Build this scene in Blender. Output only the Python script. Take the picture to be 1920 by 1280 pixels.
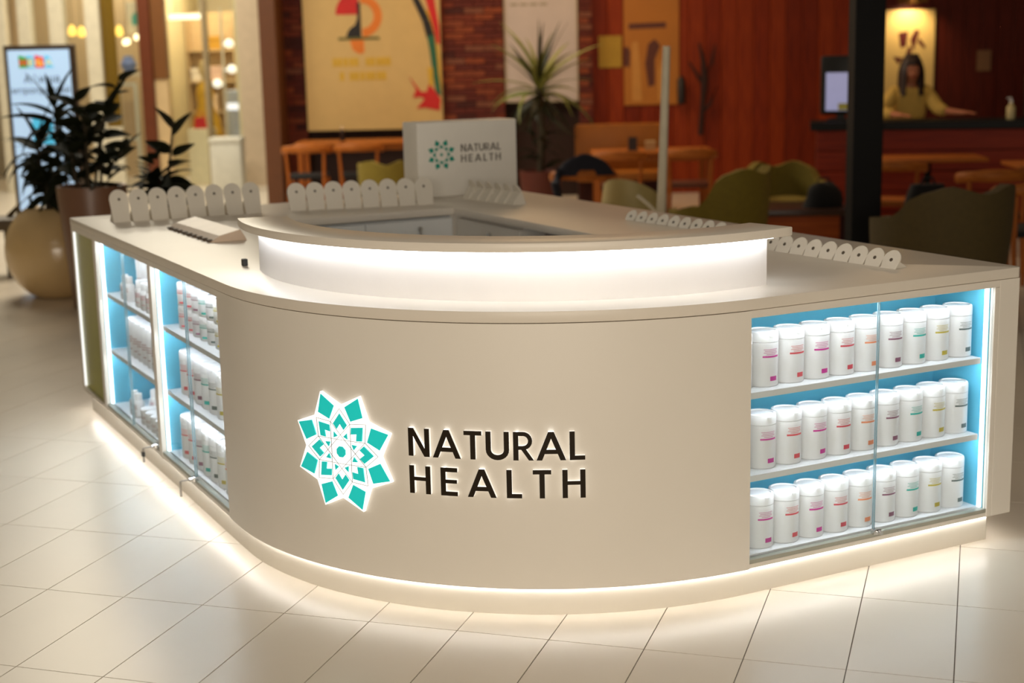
import bpy, bmesh, math, random
from mathutils import Vector, Matrix

for o in list(bpy.data.objects):
    bpy.data.objects.remove(o, do_unlink=True)
scene = bpy.context.scene
COL = scene.collection
PI = math.pi
rnd = random.Random(7)

# ------------------------------------------------------------------ camera
YAW, PITCH, ROLL, FPX = 0.4806, 0.1937, -0.0232, 2771.9
CAM = Vector((-1.5114, -3.7622, 1.7902))
fw = Vector((math.sin(YAW) * math.cos(PITCH), math.cos(YAW) * math.cos(PITCH), -math.sin(PITCH)))
r0 = Vector((math.cos(YAW), -math.sin(YAW), 0))
u0 = r0.cross(fw)
rr = r0 * math.cos(ROLL) + u0 * math.sin(ROLL)
uu = u0 * math.cos(ROLL) - r0 * math.sin(ROLL)
cam_data = bpy.data.cameras.new('camera')
cam = bpy.data.objects.new('camera', cam_data)
COL.objects.link(cam)
cam.matrix_world = Matrix(((rr.x, uu.x, -fw.x, CAM.x), (rr.y, uu.y, -fw.y, CAM.y), (rr.z, uu.z, -fw.z, CAM.z), (0, 0, 0, 1)))
cam_data.sensor_width = 36.0
cam_data.lens = 36.0 * FPX / 1920.0
cam_data.clip_end = 100
cam_data.dof.use_dof = True
cam_data.dof.focus_distance = 4.75
cam_data.dof.aperture_fstop = 2.1
scene.camera = cam

# ------------------------------------------------------------------ light and exposure
world = bpy.data.worlds.new('mall_ambient')
scene.world = world
world.use_nodes = True
world.node_tree.nodes['Background'].inputs[0].default_value = (1.0, 0.85, 0.66, 1)
world.node_tree.nodes['Background'].inputs[1].default_value = 0.075
vs = scene.view_settings
vs.view_transform = 'Standard'
vs.look = 'None'
vs.exposure = 0.0
vs.gamma = 1.0
vs.use_curve_mapping = False
scene.cycles.use_denoising = True
scene.cycles.max_bounces = 8
scene.cycles.transparent_max_bounces = 12
scene.cycles.caustics_reflective = False
scene.cycles.caustics_refractive = False
scene.cycles.sample_clamp_indirect = 6.0

RC, FC = Vector((math.cos(YAW), -math.sin(YAW), 0)), Vector((math.sin(YAW), math.cos(YAW), 0))
HALL0 = Vector((-1.5114, -3.7622, 0))          # origin of the hall's own axes (u across, v deep)


def hall(u, v, z=0.0):
    return HALL0 + RC * u + FC * v + Vector((0, 0, z))


def area(name, loc, size, power, color, target=None, sy=None, spread=None):
    d = bpy.data.lights.new(name, 'AREA')
    d.energy = power
    d.color = color
    d.size = size
    if sy:
        d.shape = 'RECTANGLE'
        d.size_y = sy
    if spread:
        d.spread = spread
    o = bpy.data.objects.new(name, d)
    COL.objects.link(o)
    o.location = loc
    if target is not None:
        o.rotation_euler = (Vector(target) - Vector(loc)).to_track_quat('-Z', 'Y').to_euler()
    return o


WARM = (1.0, 0.87, 0.70)
AMBER = (1.0, 0.62, 0.30)
area('ceiling_light_aisle', (-3.2, -1.5, 4.6), 2.2, 44, WARM)
area('ceiling_light_front', (1.6, -4.2, 4.6), 2.2, 44, WARM)
area('ceiling_light_counter', (0.5, 0.6, 4.7), 1.6, 17, (1.0, 0.82, 0.60))
area('added_fill_light_behind', (-3.4, -7.0, 1.8), 5.5, 320, (1.0, 0.88, 0.72), target=(0.7, 0.5, 0.6), sy=2.4)  # unseen fill added behind the camera to brighten the counter's upright faces
area('ceiling_light_corridor', hall(-4.2, 14.5, 4.6), 2.5, 260, (1.0, 0.90, 0.72))
area('ceiling_light_corridor_deep', hall(-5.0, 19.2, 4.6), 2.5, 190, (1.0, 0.90, 0.70))
area('ceiling_light_cafe', hall(1.0, 15.5, 4.4), 1.6, 54, AMBER)
area('ceiling_light_cafe_wall', hall(0.0, 17.0, 4.4), 1.2, 34, AMBER)
area('ceiling_light_bar', hall(4.0, 13.0, 4.4), 1.2, 18, AMBER)


# ------------------------------------------------------------------ materials
def lin(c):
    return tuple((x / 12.92 if x <= 0.04045 else ((x + 0.055) / 1.055) ** 2.4) for x in c)


def rgb(r, g, b):
    return lin((r / 255.0, g / 255.0, b / 255.0))


MATS = {}


def M(name, col, rough=0.5, metal=0.0, emit=0.0, ecol=None, vary=0.06, scale=9.0, bump=0.0, coat=0.0, stretch=None, col2=None, spec=None):
    """procedural material: noise-driven colour variation, optional bump"""
    if name in MATS:
        return MATS[name]
    m = bpy.data.materials.new(name)
    m.use_nodes = True
    nt = m.node_tree
    b = nt.nodes['Principled BSDF']
    tc = nt.nodes.new('ShaderNodeTexCoord')
    mp = nt.nodes.new('ShaderNodeMapping')
    nz = nt.nodes.new('ShaderNodeTexNoise')
    nz.inputs['Scale'].default_value = scale
    nz.inputs['Detail'].default_value = 4.0
    if stretch:
        mp.inputs['Scale'].default_value = stretch
    nt.links.new(tc.outputs['Object'], mp.inputs[0])
    nt.links.new(mp.outputs[0], nz.inputs['Vector'])
    rp = nt.nodes.new('ShaderNodeValToRGB')
    rp.color_ramp.elements[0].position = 0.3
    rp.color_ramp.elements[1].position = 0.7
    c2 = col2 if col2 else tuple(min(1.0, x * (1 + vary)) for x in col)
    c1 = col if col2 else tuple(x * (1 - vary) for x in col)
    rp.color_ramp.elements[0].color = (*c1, 1)
    rp.color_ramp.elements[1].color = (*c2, 1)
    nt.links.new(nz.outputs['Fac'], rp.inputs[0])
    nt.links.new(rp.outputs[0], b.inputs['Base Color'])
    b.inputs['Roughness'].default_value = rough
    b.inputs['Metallic'].default_value = metal
    if spec is not None:
        b.inputs['Specular IOR Level'].default_value = spec
    if coat:
        b.inputs['Coat Weight'].default_value = coat
        b.inputs['Coat Roughness'].default_value = 0.08
    if bump:
        bp = nt.nodes.new('ShaderNodeBump')
        bp.inputs['Strength'].default_value = bump
        nt.links.new(nz.outputs['Fac'], bp.inputs['Height'])
        nt.links.new(bp.outputs[0], b.inputs['Normal'])
    if emit:
        b.inputs['Emission Color'].default_value = (*(ecol or col), 1)
        b.inputs['Emission Strength'].default_value = emit
    MATS[name] = m
    return m


def glass_mat(name='clear_glass', tint=(0.96, 0.985, 0.99)):
    if name in MATS:
        return MATS[name]
    m = bpy.data.materials.new(name)
    m.use_nodes = True
    nt = m.node_tree
    nt.nodes.clear()
    out = nt.nodes.new('ShaderNodeOutputMaterial')
    mix = nt.nodes.new('ShaderNodeMixShader')
    tr = nt.nodes.new('ShaderNodeBsdfTransparent')
    tr.inputs[0].default_value = (*tint, 1)
    gl = nt.nodes.new('ShaderNodeBsdfGlossy')
    gl.inputs['Roughness'].default_value = 0.02
    lw = nt.nodes.new('ShaderNodeLayerWeight')
    lw.inputs['Blend'].default_value = 0.5
    pw = nt.nodes.new('ShaderNodeMath')
    pw.operation = 'POWER'
    pw.inputs[1].default_value = 4.0
    ma = nt.nodes.new('ShaderNodeMath')
    ma.operation = 'MULTIPLY_ADD'
    ma.inputs[1].default_value = 0.22
    ma.inputs[2].default_value = 0.03
    nt.links.new(lw.outputs['Facing'], pw.inputs[0])
    nt.links.new(pw.outputs[0], ma.inputs[0])
    nt.links.new(ma.outputs[0], mix.inputs[0])
    nt.links.new(tr.outputs[0], mix.inputs[1])
    nt.links.new(gl.outputs[0], mix.inputs[2])
    nt.links.new(mix.outputs[0], out.inputs[0])
    MATS[name] = m
    return m


def wood_mat(name, a, b, rough=0.45, axis=2, scale=3.0, ring=0.0):
    if name in MATS:
        return MATS[name]
    st = [14.0, 14.0, 14.0]
    st[axis] = 0.9
    return M(name, a, rough=max(rough, 0.55), col2=b, scale=scale, stretch=tuple(st), bump=0.05, spec=0.25)


# ------------------------------------------------------------------ mesh helpers
class B:
    """collects shapes into one bmesh; build() links it as ONE mesh object"""

    def __init__(self):
        self.bm = bmesh.new()

    def box(self, x0, x1, y0, y1, z0, z1, bev=0.0, seg=2):
        bm = self.bm
        vs_ = [bm.verts.new((x, y, z)) for x in (x0, x1) for y in (y0, y1) for z in (z0, z1)]
        idx = [(0, 1, 3, 2), (4, 6, 7, 5), (0, 4, 5, 1), (2, 3, 7, 6), (0, 2, 6, 4), (1, 5, 7, 3)]
        fs = [bm.faces.new([vs_[i] for i in f]) for f in idx]
        if bev:
            es = list({e for f in fs for e in f.edges})
            bmesh.ops.bevel(bm, geom=es, offset=bev, segments=seg, profile=0.5, affect='EDGES', clamp_overlap=True)
        return self

    def prism(self, poly, d0, d1, fn):
        """extrude a 2D outline between depths d0 and d1; fn(a, b, d) -> xyz"""
        bm = self.bm
        lo = [bm.verts.new(fn(a, b, d0)) for a, b in poly]
        hi = [bm.verts.new(fn(a, b, d1)) for a, b in poly]
        n = len(poly)
        bm.faces.new(lo[::-1])
        bm.faces.new(hi)
        for i in range(n):
            j = (i + 1) % n
            bm.faces.new((lo[i], lo[j], hi[j], hi[i]))
        return self

    def ring(self, outer, inner, d0, d1, fn):
        """extruded band between two outlines with the same number of points"""
        bm = self.bm
        n = len(outer)
        L = [[bm.verts.new(fn(a, b, d)) for a, b in pl] for pl in (outer, inner) for d in (d0, d1)]
        o0, o1, i0, i1 = L
        for k in range(n):
            j = (k + 1) % n
            bm.faces.new((o0[k], o0[j], o1[j], o1[k]))
            bm.faces.new((i0[j], i0[k], i1[k], i1[j]))
            bm.faces.new((o1[k], o1[j], i1[j], i1[k]))
            bm.faces.new((o0[j], o0[k], i0[k], i0[j]))
        return self

    def lathe(self, prof, c=(0, 0, 0), seg=24, cap0=True, cap1=True, a0=0.0, a1=2 * PI):
        bm = self.bm
        full = abs(a1 - a0 - 2 * PI) < 1e-6
        n = seg if full else seg + 1
        rows = []
        for r, z in prof:
            rows.append([bm.verts.new((c[0] + r * math.cos(a0 + (a1 - a0) * k / seg), c[1] + r * math.sin(a0 + (a1 - a0) * k / seg), c[2] + z)) for k in range(n)])
        for a, b_ in zip(rows[:-1], rows[1:]):
            for k in range(n if full else n - 1):
                j = (k + 1) % n
                bm.faces.new((a[k], a[j], b_[j], b_[k]))
        if full and cap0:
            bm.faces.new(rows[0][::-1])
        if full and cap1:
            bm.faces.new(rows[-1])
        return self

    def tube(self, pts, rad, seg=8, flat=1.0):
        bm = self.bm
        pts = [Vector(p) for p in pts]
        if not isinstance(rad, (list, tuple)):
            rad = [rad] * len(pts)
        rows = []
        for i, p in enumerate(pts):
            t = (pts[min(i + 1, len(pts) - 1)] - pts[max(i - 1, 0)]).normalized()
            ref = Vector((0, 0, 1)) if abs(t.z) < 0.9 else Vector((1, 0, 0))
            a = t.cross(ref).normalized()
            b_ = a.cross(t).normalized()
            rows.append([bm.verts.new(p + a * (rad[i] * math.cos(2 * PI * k / seg)) + b_ * (rad[i] * flat * math.sin(2 * PI * k / seg))) for k in range(seg)])
        for r1, r2 in zip(rows[:-1], rows[1:]):
            for k in range(seg):
                j = (k + 1) % seg
                bm.faces.new((r1[k], r1[j], r2[j], r2[k]))
        bm.faces.new(rows[0][::-1])
        bm.faces.new(rows[-1])
        return self

    def grid(self, rows, thick=0.0, closed=False):
        """quad surface from rows of points, given thickness along its normals"""
        bm = self.bm
        R_ = [[bm.verts.new(p) for p in r] for r in rows]
        fs = []
        n = len(rows[0])
        for a, b_ in zip(R_[:-1], R_[1:]):
            for k in range(n if closed else n - 1):
                j = (k + 1) % n
                fs.append(bm.faces.new((a[k], a[j], b_[j], b_[k])))
        if thick:
            bmesh.ops.recalc_face_normals(bm, faces=fs)
            bmesh.ops.solidify(bm, geom=fs, thickness=thick)
        return self

    def arcband(self, cx, cy, r0_, r1_, z0, z1, a0, a1, n=48):
        P0 = [(cx + r0_ * math.cos(a), cy + r0_ * math.sin(a)) for a in [a0 + (a1 - a0) * k / n for k in range(n + 1)]]
        P1 = [(cx + r1_ * math.cos(a), cy + r1_ * math.sin(a)) for a in [a0 + (a1 - a0) * k / n for k in range(n + 1)]]
        bm = self.bm
        rows = [[bm.verts.new((x, y, z)) for x, y in P] for P, z in ((P0, z0), (P0, z1), (P1, z1), (P1, z0))]
        for k in range(n):
            for q in range(4):
                a, b_ = rows[q], rows[(q + 1) % 4]
                bm.faces.new((a[k], a[k + 1], b_[k + 1], b_[k]))
        bm.faces.new([r[0] for r in rows])
        bm.faces.new([r[-1] for r in rows][::-1])
        return self

    def build(self, name, mat, parent=None, smooth=False, loc=(0, 0, 0), rotz=0.0, bevel=0.0):
        bmesh.ops.recalc_face_normals(self.bm, faces=self.bm.faces)
        if bevel:
            es = [e for e in self.bm.edges if len(e.link_faces) == 2 and e.calc_face_angle(0) > 0.6]
            bmesh.ops.bevel(self.bm, geom=es, offset=bevel, segments=2, profile=0.5, affect='EDGES', clamp_overlap=True)
        me = bpy.data.meshes.new(name)
        self.bm.to_mesh(me)
        self.bm.free()
        if smooth:
            for p in me.polygons:
                p.use_smooth = True
            try:
                me.set_sharp_from_angle(angle=0.7)
            except Exception:
                pass
        me.materials.append(mat)
        o = bpy.data.objects.new(name, me)
        COL.objects.link(o)
        o.location = loc
        o.rotation_euler = (0, 0, rotz)
        if parent:
            o.parent = parent
        return o


def tag(o, label=None, cat=None, group=None, kind=None):
    if label:
        o['label'] = label
    if cat:
        o['category'] = cat
    if group:
        o['group'] = group
    if kind:
        o['kind'] = kind
    return o


def thing(name, label, cat, loc=(0, 0, 0), rotz=0.0, group=None):
    o = bpy.data.objects.new(name, None)
    o.empty_display_size = 0.1
    COL.objects.link(o)
    o.location = loc
    o.rotation_euler = (0, 0, rotz)
    return tag(o, label, cat, group)


def hthing(name, label, cat, u, v, z=0.0, turn=0.0, group=None):
    return thing(name, label, cat, hall(u, v, z), -YAW + turn, group)


def copy_tree(o, parent=None):
    c = o.copy()
    COL.objects.link(c)
    c.parent = parent
    for ch in list(o.children):
        copy_tree(ch, c)
    return c


def inst(src, parent=None, loc=None, rot=None, mat=None):
    c = src.copy()
    COL.objects.link(c)
    c.parent = parent
    if loc is not None:
        c.location = loc
    if rot is not None:
        c.rotation_euler = rot
    return c


ORD = ['first', 'second', 'third', 'fourth', 'fifth', 'sixth', 'seventh', 'eighth', 'ninth', 'tenth', 'eleventh', 'twelfth']

# shared materials
white_lam = M('white_laminate', rgb(226, 220, 210), rough=0.38, vary=0.015, scale=2.0)
white_top = M('white_solid_surface', rgb(222, 214, 202), rough=0.32, vary=0.02, scale=3.0, spec=0.35)
plinth_m = M('white_plinth', rgb(232, 226, 214), rough=0.18, vary=0.02, scale=3.0)
grey_alu = M('brushed_aluminium', rgb(170, 172, 168), rough=0.35, metal=0.9, stretch=(1, 1, 40), scale=6)
chrome = M('chrome', rgb(215, 215, 215), rough=0.12, metal=1.0)
blue_panel = M('cyan_back_panel', rgb(100, 192, 222), rough=0.45, vary=0.03)
olive_panel = M('olive_green_panel', rgb(150, 150, 60), rough=0.35, vary=0.04)
led_white = M('led_strip_white', (1, 1, 1), emit=3.2, ecol=(0.92, 0.96, 1.0))
led_shelf_added = M('led_strip_shelf_added', (1, 1, 1), emit=52.0, ecol=(0.90, 0.95, 1.0))  # for hidden strips added inside the cabinets to brighten the canisters
led_bar = M('led_strip_bar', (1, 1, 1), emit=10.5, ecol=(0.90, 0.95, 1.0))
led_floor = M('led_strip_plinth', (1, 1, 1), emit=27.0, ecol=(1.0, 0.965, 0.92))
shelf_white = M('cool_white_shelf', rgb(236, 237, 240), rough=0.4, vary=0.01)
can_white = M('canister_white_plastic', rgb(240, 240, 242), rough=0.35, vary=0.01)
glass = glass_mat()
black_plastic = M('black_plastic', rgb(16, 16, 17), rough=0.4)

# ================================================================== FLOOR
tile_m = M('cream_porcelain_tile', rgb(218, 208, 192), rough=0.30, vary=0.035, scale=1.6, bump=0.0)
grout_m = M('tile_grout', rgb(118, 106, 92), rough=0.8)
b = B()
c = [hall(-14, -3, 0), hall(14, -3, 0), hall(14, 27, 0), hall(-14, 27, 0)]
b.prism([(p.x, p.y) for p in c], -0.12, -0.003, lambda x, y, d: (x, y, d))
floor = tag(b.build('floor', grout_m), kind='structure')
floor['label'] = 'cream rectangular floor tiles laid diagonally with thin dark joints'
ANG = math.radians(44.8)
e2 = Vector((math.cos(ANG), math.sin(ANG), 0))
e1 = Vector((math.sin(ANG), -math.cos(ANG), 0))
T0 = Vector((0.7778, -0.1911, 0))
SW, SL, G = 0.3008, 0.596, 0.0017
b = B()
b.box(-SL / 2 + G, SL / 2 - G, -SW / 2 + G, SW / 2 - G, -0.01, 0.0)
tile0 = b.build('tile', tile_m, floor)
tile_me = tile0.data
cells = []
for i in range(-70, 70):
    for j in range(-40, 60):
        p = T0 + e1 * (SW * (i + 0.5)) + e2 * (SL * (j + 0.5))
        d = p - HALL0
        uu_, vv_ = d.dot(RC), d.dot(FC)
        if not (-12.5 < uu_ < 12.5 and -2.5 < vv_ < 26):
            continue
        if 0.35 < p.x < 2.2 and 0.5 < p.y < 3.7 and p.x + p.y > 1.5:
            continue
        dc = p - CAM
        zc = dc.dot(fw)
        seen = False
        if zc > 0.5:
            sx = 960 + FPX * dc.dot(rr) / zc
            sy = 640 - FPX * dc.dot(uu) / zc
            seen = -60 < sx < 1980 and sy < 1340
            # behind the counter seen from the front: not in view
            if sx > 205 and p.y > 0.3 and p.x > 0.0:
                seen = False
        cells.append((not seen, dc.length, p))
cells.sort(key=lambda t: (t[0], t[1]))
rotz_t = ANG
for k, (ns, dist, p) in enumerate(cells[:300]):
    o = tile0 if k == 0 else inst(tile0, floor)
    o.location = p
    o.rotation_euler = (0, 0, rotz_t)
b = B()
for ns, dist, p in cells[300:]:
    q = [p + e2 * (sx * (SL / 2 - G)) + e1 * (sy * (SW / 2 - G)) for sx, sy in ((-1, -1), (1, -1), (1, 1), (-1, 1))]
    b.prism([(v.x, v.y) for v in q], -0.004, 0.0, lambda x, y, d: (x, y, d))
tag(b.build('tile_field', tile_m, floor), kind='stuff')

# ================================================================== COUNTER ISLAND
XR, YL, RCN, H = 2.49, 4.035, 1.3333, 1.0
ZB, ZT = 0.094, 0.964           # underside of the bodies, underside of the worktop
CX = CY = RCN


def arc_pts(cx, cy, r, a0, a1, n):
    return [(cx + r * math.cos(math.radians(a0 + (a1 - a0) * k / n)), cy + r * math.sin(math.radians(a0 + (a1 - a0) * k / n))) for k in range(n + 1)]


def outline(off, rc=0.02, end=0.0):
    """plan outline of the island, offset inwards by off; runs counter-clockwise"""
    o = off
    pts = arc_pts(CX, CY, RCN - o, 180, 270, 60)
    e_ = o + end
    pts += arc_pts(XR - e_ - rc, o + rc, rc, 270, 360, 5)
    pts += arc_pts(XR - e_ - rc, YL - e_ - rc, rc, 0, 90, 5)
    pts += arc_pts(o + rc, YL - e_ - rc, rc, 90, 180, 5)
    return pts


def slab(outer, hole, z0, z1):
    b = B()
    bm = b.bm
    loops = []
    for pl in (outer, hole):
        vv = [bm.verts.new((x, y, z1)) for x, y in pl]
        loops.append([bm.edges.new((vv[i], vv[(i + 1) % len(vv)])) for i in range(len(vv))])
    bmesh.ops.triangle_fill(bm, edges=[e for l in loops for e in l], use_beauty=True)
    ext = bmesh.ops.extrude_face_region(bm, geom=list(bm.faces))
    for v in [g for g in ext['geom'] if isinstance(g, bmesh.types.BMVert)]:
        v.co.z = z0
    return b


hole = [(0.80, 3.17), (0.80, 1.05), (1.10, 0.75), (1.78, 0.75), (1.78, 3.17)]
top = slab(outline(-0.004), hole, ZT, H).build('counter_worktop', white_top, smooth=True, bevel=0.006)
tag(top, 'off-white worktop of the island counter with one broad rounded corner', 'worktop')

# plinth with the strip light that washes the floor
pl = thing('counter_plinth', 'cream recessed plinth glowing along the floor under the counter', 'plinth', (0, 0, 0))
o1, o2 = outline(0.022, 0.01, 0.065), outline(0.045, 0.01, 0.065)
b = B()
b.ring(o1, o2, 0.0, ZB - 0.004, lambda x, y, d: (x, y, d))
b.build('plinth_board', plinth_m, pl, smooth=True)
b = B()
oa, ob = outline(0.0165, 0.01, 0.065), outline(0.0218, 0.01, 0.065)
b.ring(oa, ob, ZB - 0.0040, ZB - 0.0005, lambda x, y, d: (x, y, d))
strip = b.build('light_strip', led_floor, pl)
strip['label'] = 'glowing warm white light strip'


def surf(s, z, d):
    """point on the curved front: s along the arc, z up, d proud of it"""
    a = s / RCN
    return (CX + (RCN + d) * math.cos(a), CY + (RCN + d) * math.sin(a), z)


# curved front unit
cf = thing('curved_counter_front', 'beige curved front panel of the counter carrying the logo', 'counter front', (0.39, 0.39, 0))
inv = Matrix.Translation((-0.39, -0.39, 0))
b = B()
pts_o = [(0.0, 1.445)] + arc_pts(CX, CY, RCN, 180, 269.2, 72)
pts_i = [(0.03, 1.445)] + arc_pts(CX, CY, RCN - 0.03, 180, 269.2, 72)
bm = b.bm
rows = [[bm.verts.new((x - 0.39, y - 0.39, z)) for x, y in P] for P, z in ((pts_o, ZB), (pts_o, 0.9605), (pts_i, 0.9605), (pts_i, ZB))]
for k in range(len(pts_o) - 1):
    for q in range(4):
        a_, b2 = rows[q], rows[(q + 1) % 4]
        bm.faces.new((a_[k], a_[k + 1], b2[k + 1], b2[k]))
bm.faces.new([r[0] for r in rows])
bm.faces.new([r[-1] for r in rows][::-1])
b.build('front_panel', white_lam, cf, smooth=True)


# ---- canisters and jars
def patch(r, z0, z1, a0, a1, prd=0.0004, n=6):
    b = B()
    rows = [[(r_ * math.cos(math.radians(a0 + (a1 - a0) * k / n)), r_ * math.sin(math.radians(a0 + (a1 - a0) * k / n)), z) for k in range(n + 1)] for r_, z in ((r + prd, z0), (r + prd, z1), (r - 0.001, z1), (r - 0.001, z0), (r + prd, z0))]
    b.grid(rows)
    return b


BANDS = [('dark green', rgb(70, 95, 92)), ('magenta', rgb(205, 75, 160)), ('coral red', rgb(224, 90, 100)), ('bright pink', rgb(212, 60, 160)),
         ('crimson', rgb(214, 80, 95)), ('orange', rgb(240, 150, 110)), ('plum', rgb(140, 90, 115)), ('turquoise', rgb(40, 180, 170)),
         ('mustard yellow', rgb(200, 180, 70)), ('slate grey', rgb(90, 105, 105))]
can_lid = M('canister_lid_white', rgb(246, 246, 248), rough=0.28, vary=0.01)
can_protos = {}


def canister(kind, color, ang):
    """canister meshes are made once per size, bands recoloured per flavour"""
    key = (kind, color, ang)
    if key in can_protos:
        return copy_tree(can_protos[key])
    R_, HH = {'tall': (0.0525, 0.186), 'small': (0.046, 0.098)}[kind]
    cname, cval = BANDS[color]
    t = thing('supplement_canister', 'white canister', 'canister')
    base = can_protos.get(kind)
    if base is None:
        lid_h = 0.036 if kind == 'tall' else 0.026
        b = B()
        b.lathe([(R_ * 0.93, 0.0), (R_, 0.004), (R_, HH - lid_h - 0.001), (R_ * 0.96, HH - lid_h)], seg=24)
        body = b.build('body', can_white, None, smooth=True)
        b = B()
        b.lathe([(R_ * 0.96, HH - lid_h), (R_ * 1.01, HH - lid_h + 0.001), (R_ * 1.01, HH - 0.009), (R_ * 0.97, HH - 0.002), (R_ * 0.90, HH), (R_ * 0.82, HH), (R_ * 0.79, HH - 0.004), (R_ * 0.3, HH - 0.004)], seg=24)
        b.box(R_ * 0.97, R_ * 1.04, -0.008, 0.008, HH - 0.016, HH - 0.008)
        lid = b.build('lid', can_lid, None, smooth=True)
        f = HH / 0.186
        st = patch(R_, 0.100 * f, 0.1058 * f, -34, 34).build('stripe', can_white)
        tg = patch(R_, 0.021 * f, 0.036 * f, -5, 25).build('tag', can_white)
        txt = B()
        for q, w in ((0.127, 30), (0.1215, 26), (0.116, 30), (0.1105, 20)):
            tmp = patch(R_, (q - 0.0012) * f, (q + 0.0014) * f, -w, w * 0.9)
            me_ = bpy.data.meshes.new('t')
            tmp.bm.to_mesh(me_)
            txt.bm.from_mesh(me_)
            bpy.data.meshes.remove(me_)
        tx = txt.build('print_lines', can_white)
        can_protos[kind] = base = (body, lid, st, tg, tx)
        for o in base:
            COL.objects.unlink(o)
    band_m = M('band_' + cname.replace(' ', '_'), cval, rough=0.4)
    pale_m = M('print_' + cname.replace(' ', '_'), tuple(0.5 * x + 0.38 for x in cval), rough=0.4)
    for o, mm in zip(base, (None, None, band_m, band_m, pale_m)):
        n = o.copy()
        if mm is not None:
            mk = (kind, o.name, cname)
            if mk not in can_protos:
                n.data = o.data.copy()
                n.data.materials[0] = mm
                can_protos[mk] = n.data
            else:
                n.data = can_protos[mk]
        n.name = o.name.split('.')[0]
        COL.objects.link(n)
        n.parent = t
    t.rotation_euler = (0, 0, ang)
    can_protos[key] = t
    return t


def display_cabinet(name, label, L, ext, org, rotz):
    """glass-fronted cabinet; local x runs along the front, local y into it"""
    t = thing(name, label, 'display cabinet', org, rotz)
    D = 0.30
    z0, z1 = ZB, 0.9615
    fr = 0.022
    zb_in = 0.125
    xi0 = -ext          # the inside may run on behind the neighbouring front
    b = B()
    b.box(0, L, 0.004, D, z0, z0 + 0.016, 0.002)
    b.build('base_panel', white_lam, t)
    b = B()
    b.box(xi0 + 0.0, L, 0.034 if not ext else 0.045, D, z0 + 0.0165, zb_in)
    b.build('bottom_shelf', shelf_white, t)
    b = B()
    b.box(0, L, 0.0, D, 0.936, z1, 0.002)
    b.build('top_rail', white_lam, t)
    b = B()
    b.box(xi0 + fr, L - fr, D - 0.012, D, z0, z1)
    b.build('back_panel', blue_panel, t)
    for s in (0, 1):
        x0 = xi0 if s == 0 else L - fr
        b = B()
        b.box(x0, x0 + fr, 0.045 if (ext and s == 0) else 0.0, D, z0, 0.9355, 0.002)
        sp = b.build('side_panel', white_lam, t)
        b = B()
        xi = xi0 + fr if s == 0 else L - fr - 0.004
        b.box(xi, xi + 0.004, 0.046 if ext and s == 0 else 0.022, D - 0.012, zb_in, 0.935)
        b.build('side_lining', blue_panel, sp)
        if ext and s == 0:
            continue
        b = B()
        xi = fr + 0.0045 if s == 0 else L - fr - 0.0145
        b.box(xi, xi + 0.010, 0.024, 0.036, zb_in + 0.002, 0.934)
        lp = b.build('light_profile', led_white, sp)
        lp['label'] = 'glowing white vertical light profile'
    for zs in (0.66, 0.38):
        b = B()
        b.box(xi0 + 0.045, L - 0.045, 0.034, D - 0.014, zs, zs + 0.022, 0.0015)
        sh = b.build('shelf', shelf_white, t)
        b = B()
        b.box(0.05, L - 0.05, 0.045, 0.053, zs - 0.0009, zs - 0.0002)
        b.build('light_strip', led_shelf_added, sh)  # added strip tucked under the shelf edge, lights the row below
    b = B()
    b.box(0.05, L - 0.05, 0.028, 0.038, 0.9335, 0.9355)
    b.build('light_strip', led_shelf_added, t)  # added strip under the top rail, lights the uppermost row
    b = B()
    b.box(0.002, L - fr, 0.004, 0.028, z0 + 0.0165, z0 + 0.030)
    tr = b.build('door_track', M('satin_grey_track', rgb(158, 158, 146), rough=0.45, vary=0.03), t)
    tr['label'] = 'grey aluminium sliding door track'
    mid = L / 2
    for k, (xa, xb, yy) in enumerate(((0.002, mid + 0.001, 0.016), (mid - 0.001, L - fr, 0.008))):
        b = B()
        b.box(xa, xb, yy, yy + 0.004, z0 + 0.030, 0.9355)
        g = b.build('glass_door', glass, t)
        b = B()
        xe = mid
        b.box(xe - 0.0008, xe + 0.0008, yy - 0.0005, yy + 0.0045, z0 + 0.031, 0.935)
        b.build('glass_edge', M('green_glass_edge', rgb(136, 166, 178), rough=0.2), g)
    return t


def lock(parent, x, key):
    b = B()
    b.box(x - 0.016, x + 0.016, -0.012, 0.010, 0.122, 0.142, 0.003)
    b.tube([(x + 0.004, -0.026, 0.132), (x + 0.004, -0.010, 0.132)], 0.008, 12)
    lk = b.build('lock', chrome, parent, smooth=True)
    lk['label'] = 'small chrome cabinet lock'
    if key:
        b = B()
        b.box(x - 0.001, x + 0.009, -0.060, -0.026, 0.131, 0.133)
        b.box(x + 0.0005, x + 0.0075, -0.066, -0.058, 0.068, 0.131)
        kb = b.build('key', M('nickel', rgb(150, 145, 138), rough=0.3, metal=0.8), lk)
        if key == 2:
            b = B()
            b.box(x - 0.008, x + 0.016, -0.070, -0.056, 0.094, 0.116, 0.004)
            h = b.build('key_head', black_plastic, lk)
            h['label'] = 'black plastic key head'


# right front cabinet
cab_r = display_cabinet('display_cabinet', 'right-hand glass display cabinet with cyan back facing the camera', 1.082, 0.10, (1.313, 0.0, 0), 0.0)
lock(cab_r, 0.54, 0)
for li, (zs, nm) in enumerate(((0.682, 'top'), (0.402, 'middle'), (0.125, 'bottom'))):
    for k in range(10):
        x = 1.342 + 0.1078 * k - (0.012 if li == 2 else 0.006 * li)
        y = 0.119
        cn = canister('tall', k, math.radians(-84))
        cn.location = (x, y, zs)
        cn['label'] = 'white canister with %s band on the %s shelf of the right-hand cabinet' % (BANDS[k][0], nm)
        cn['group'] = 'canisters in the right-hand cabinet'
        cn.rotation_euler = (0, 0, math.radians(-90 + rnd.uniform(-4, 4)))

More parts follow.
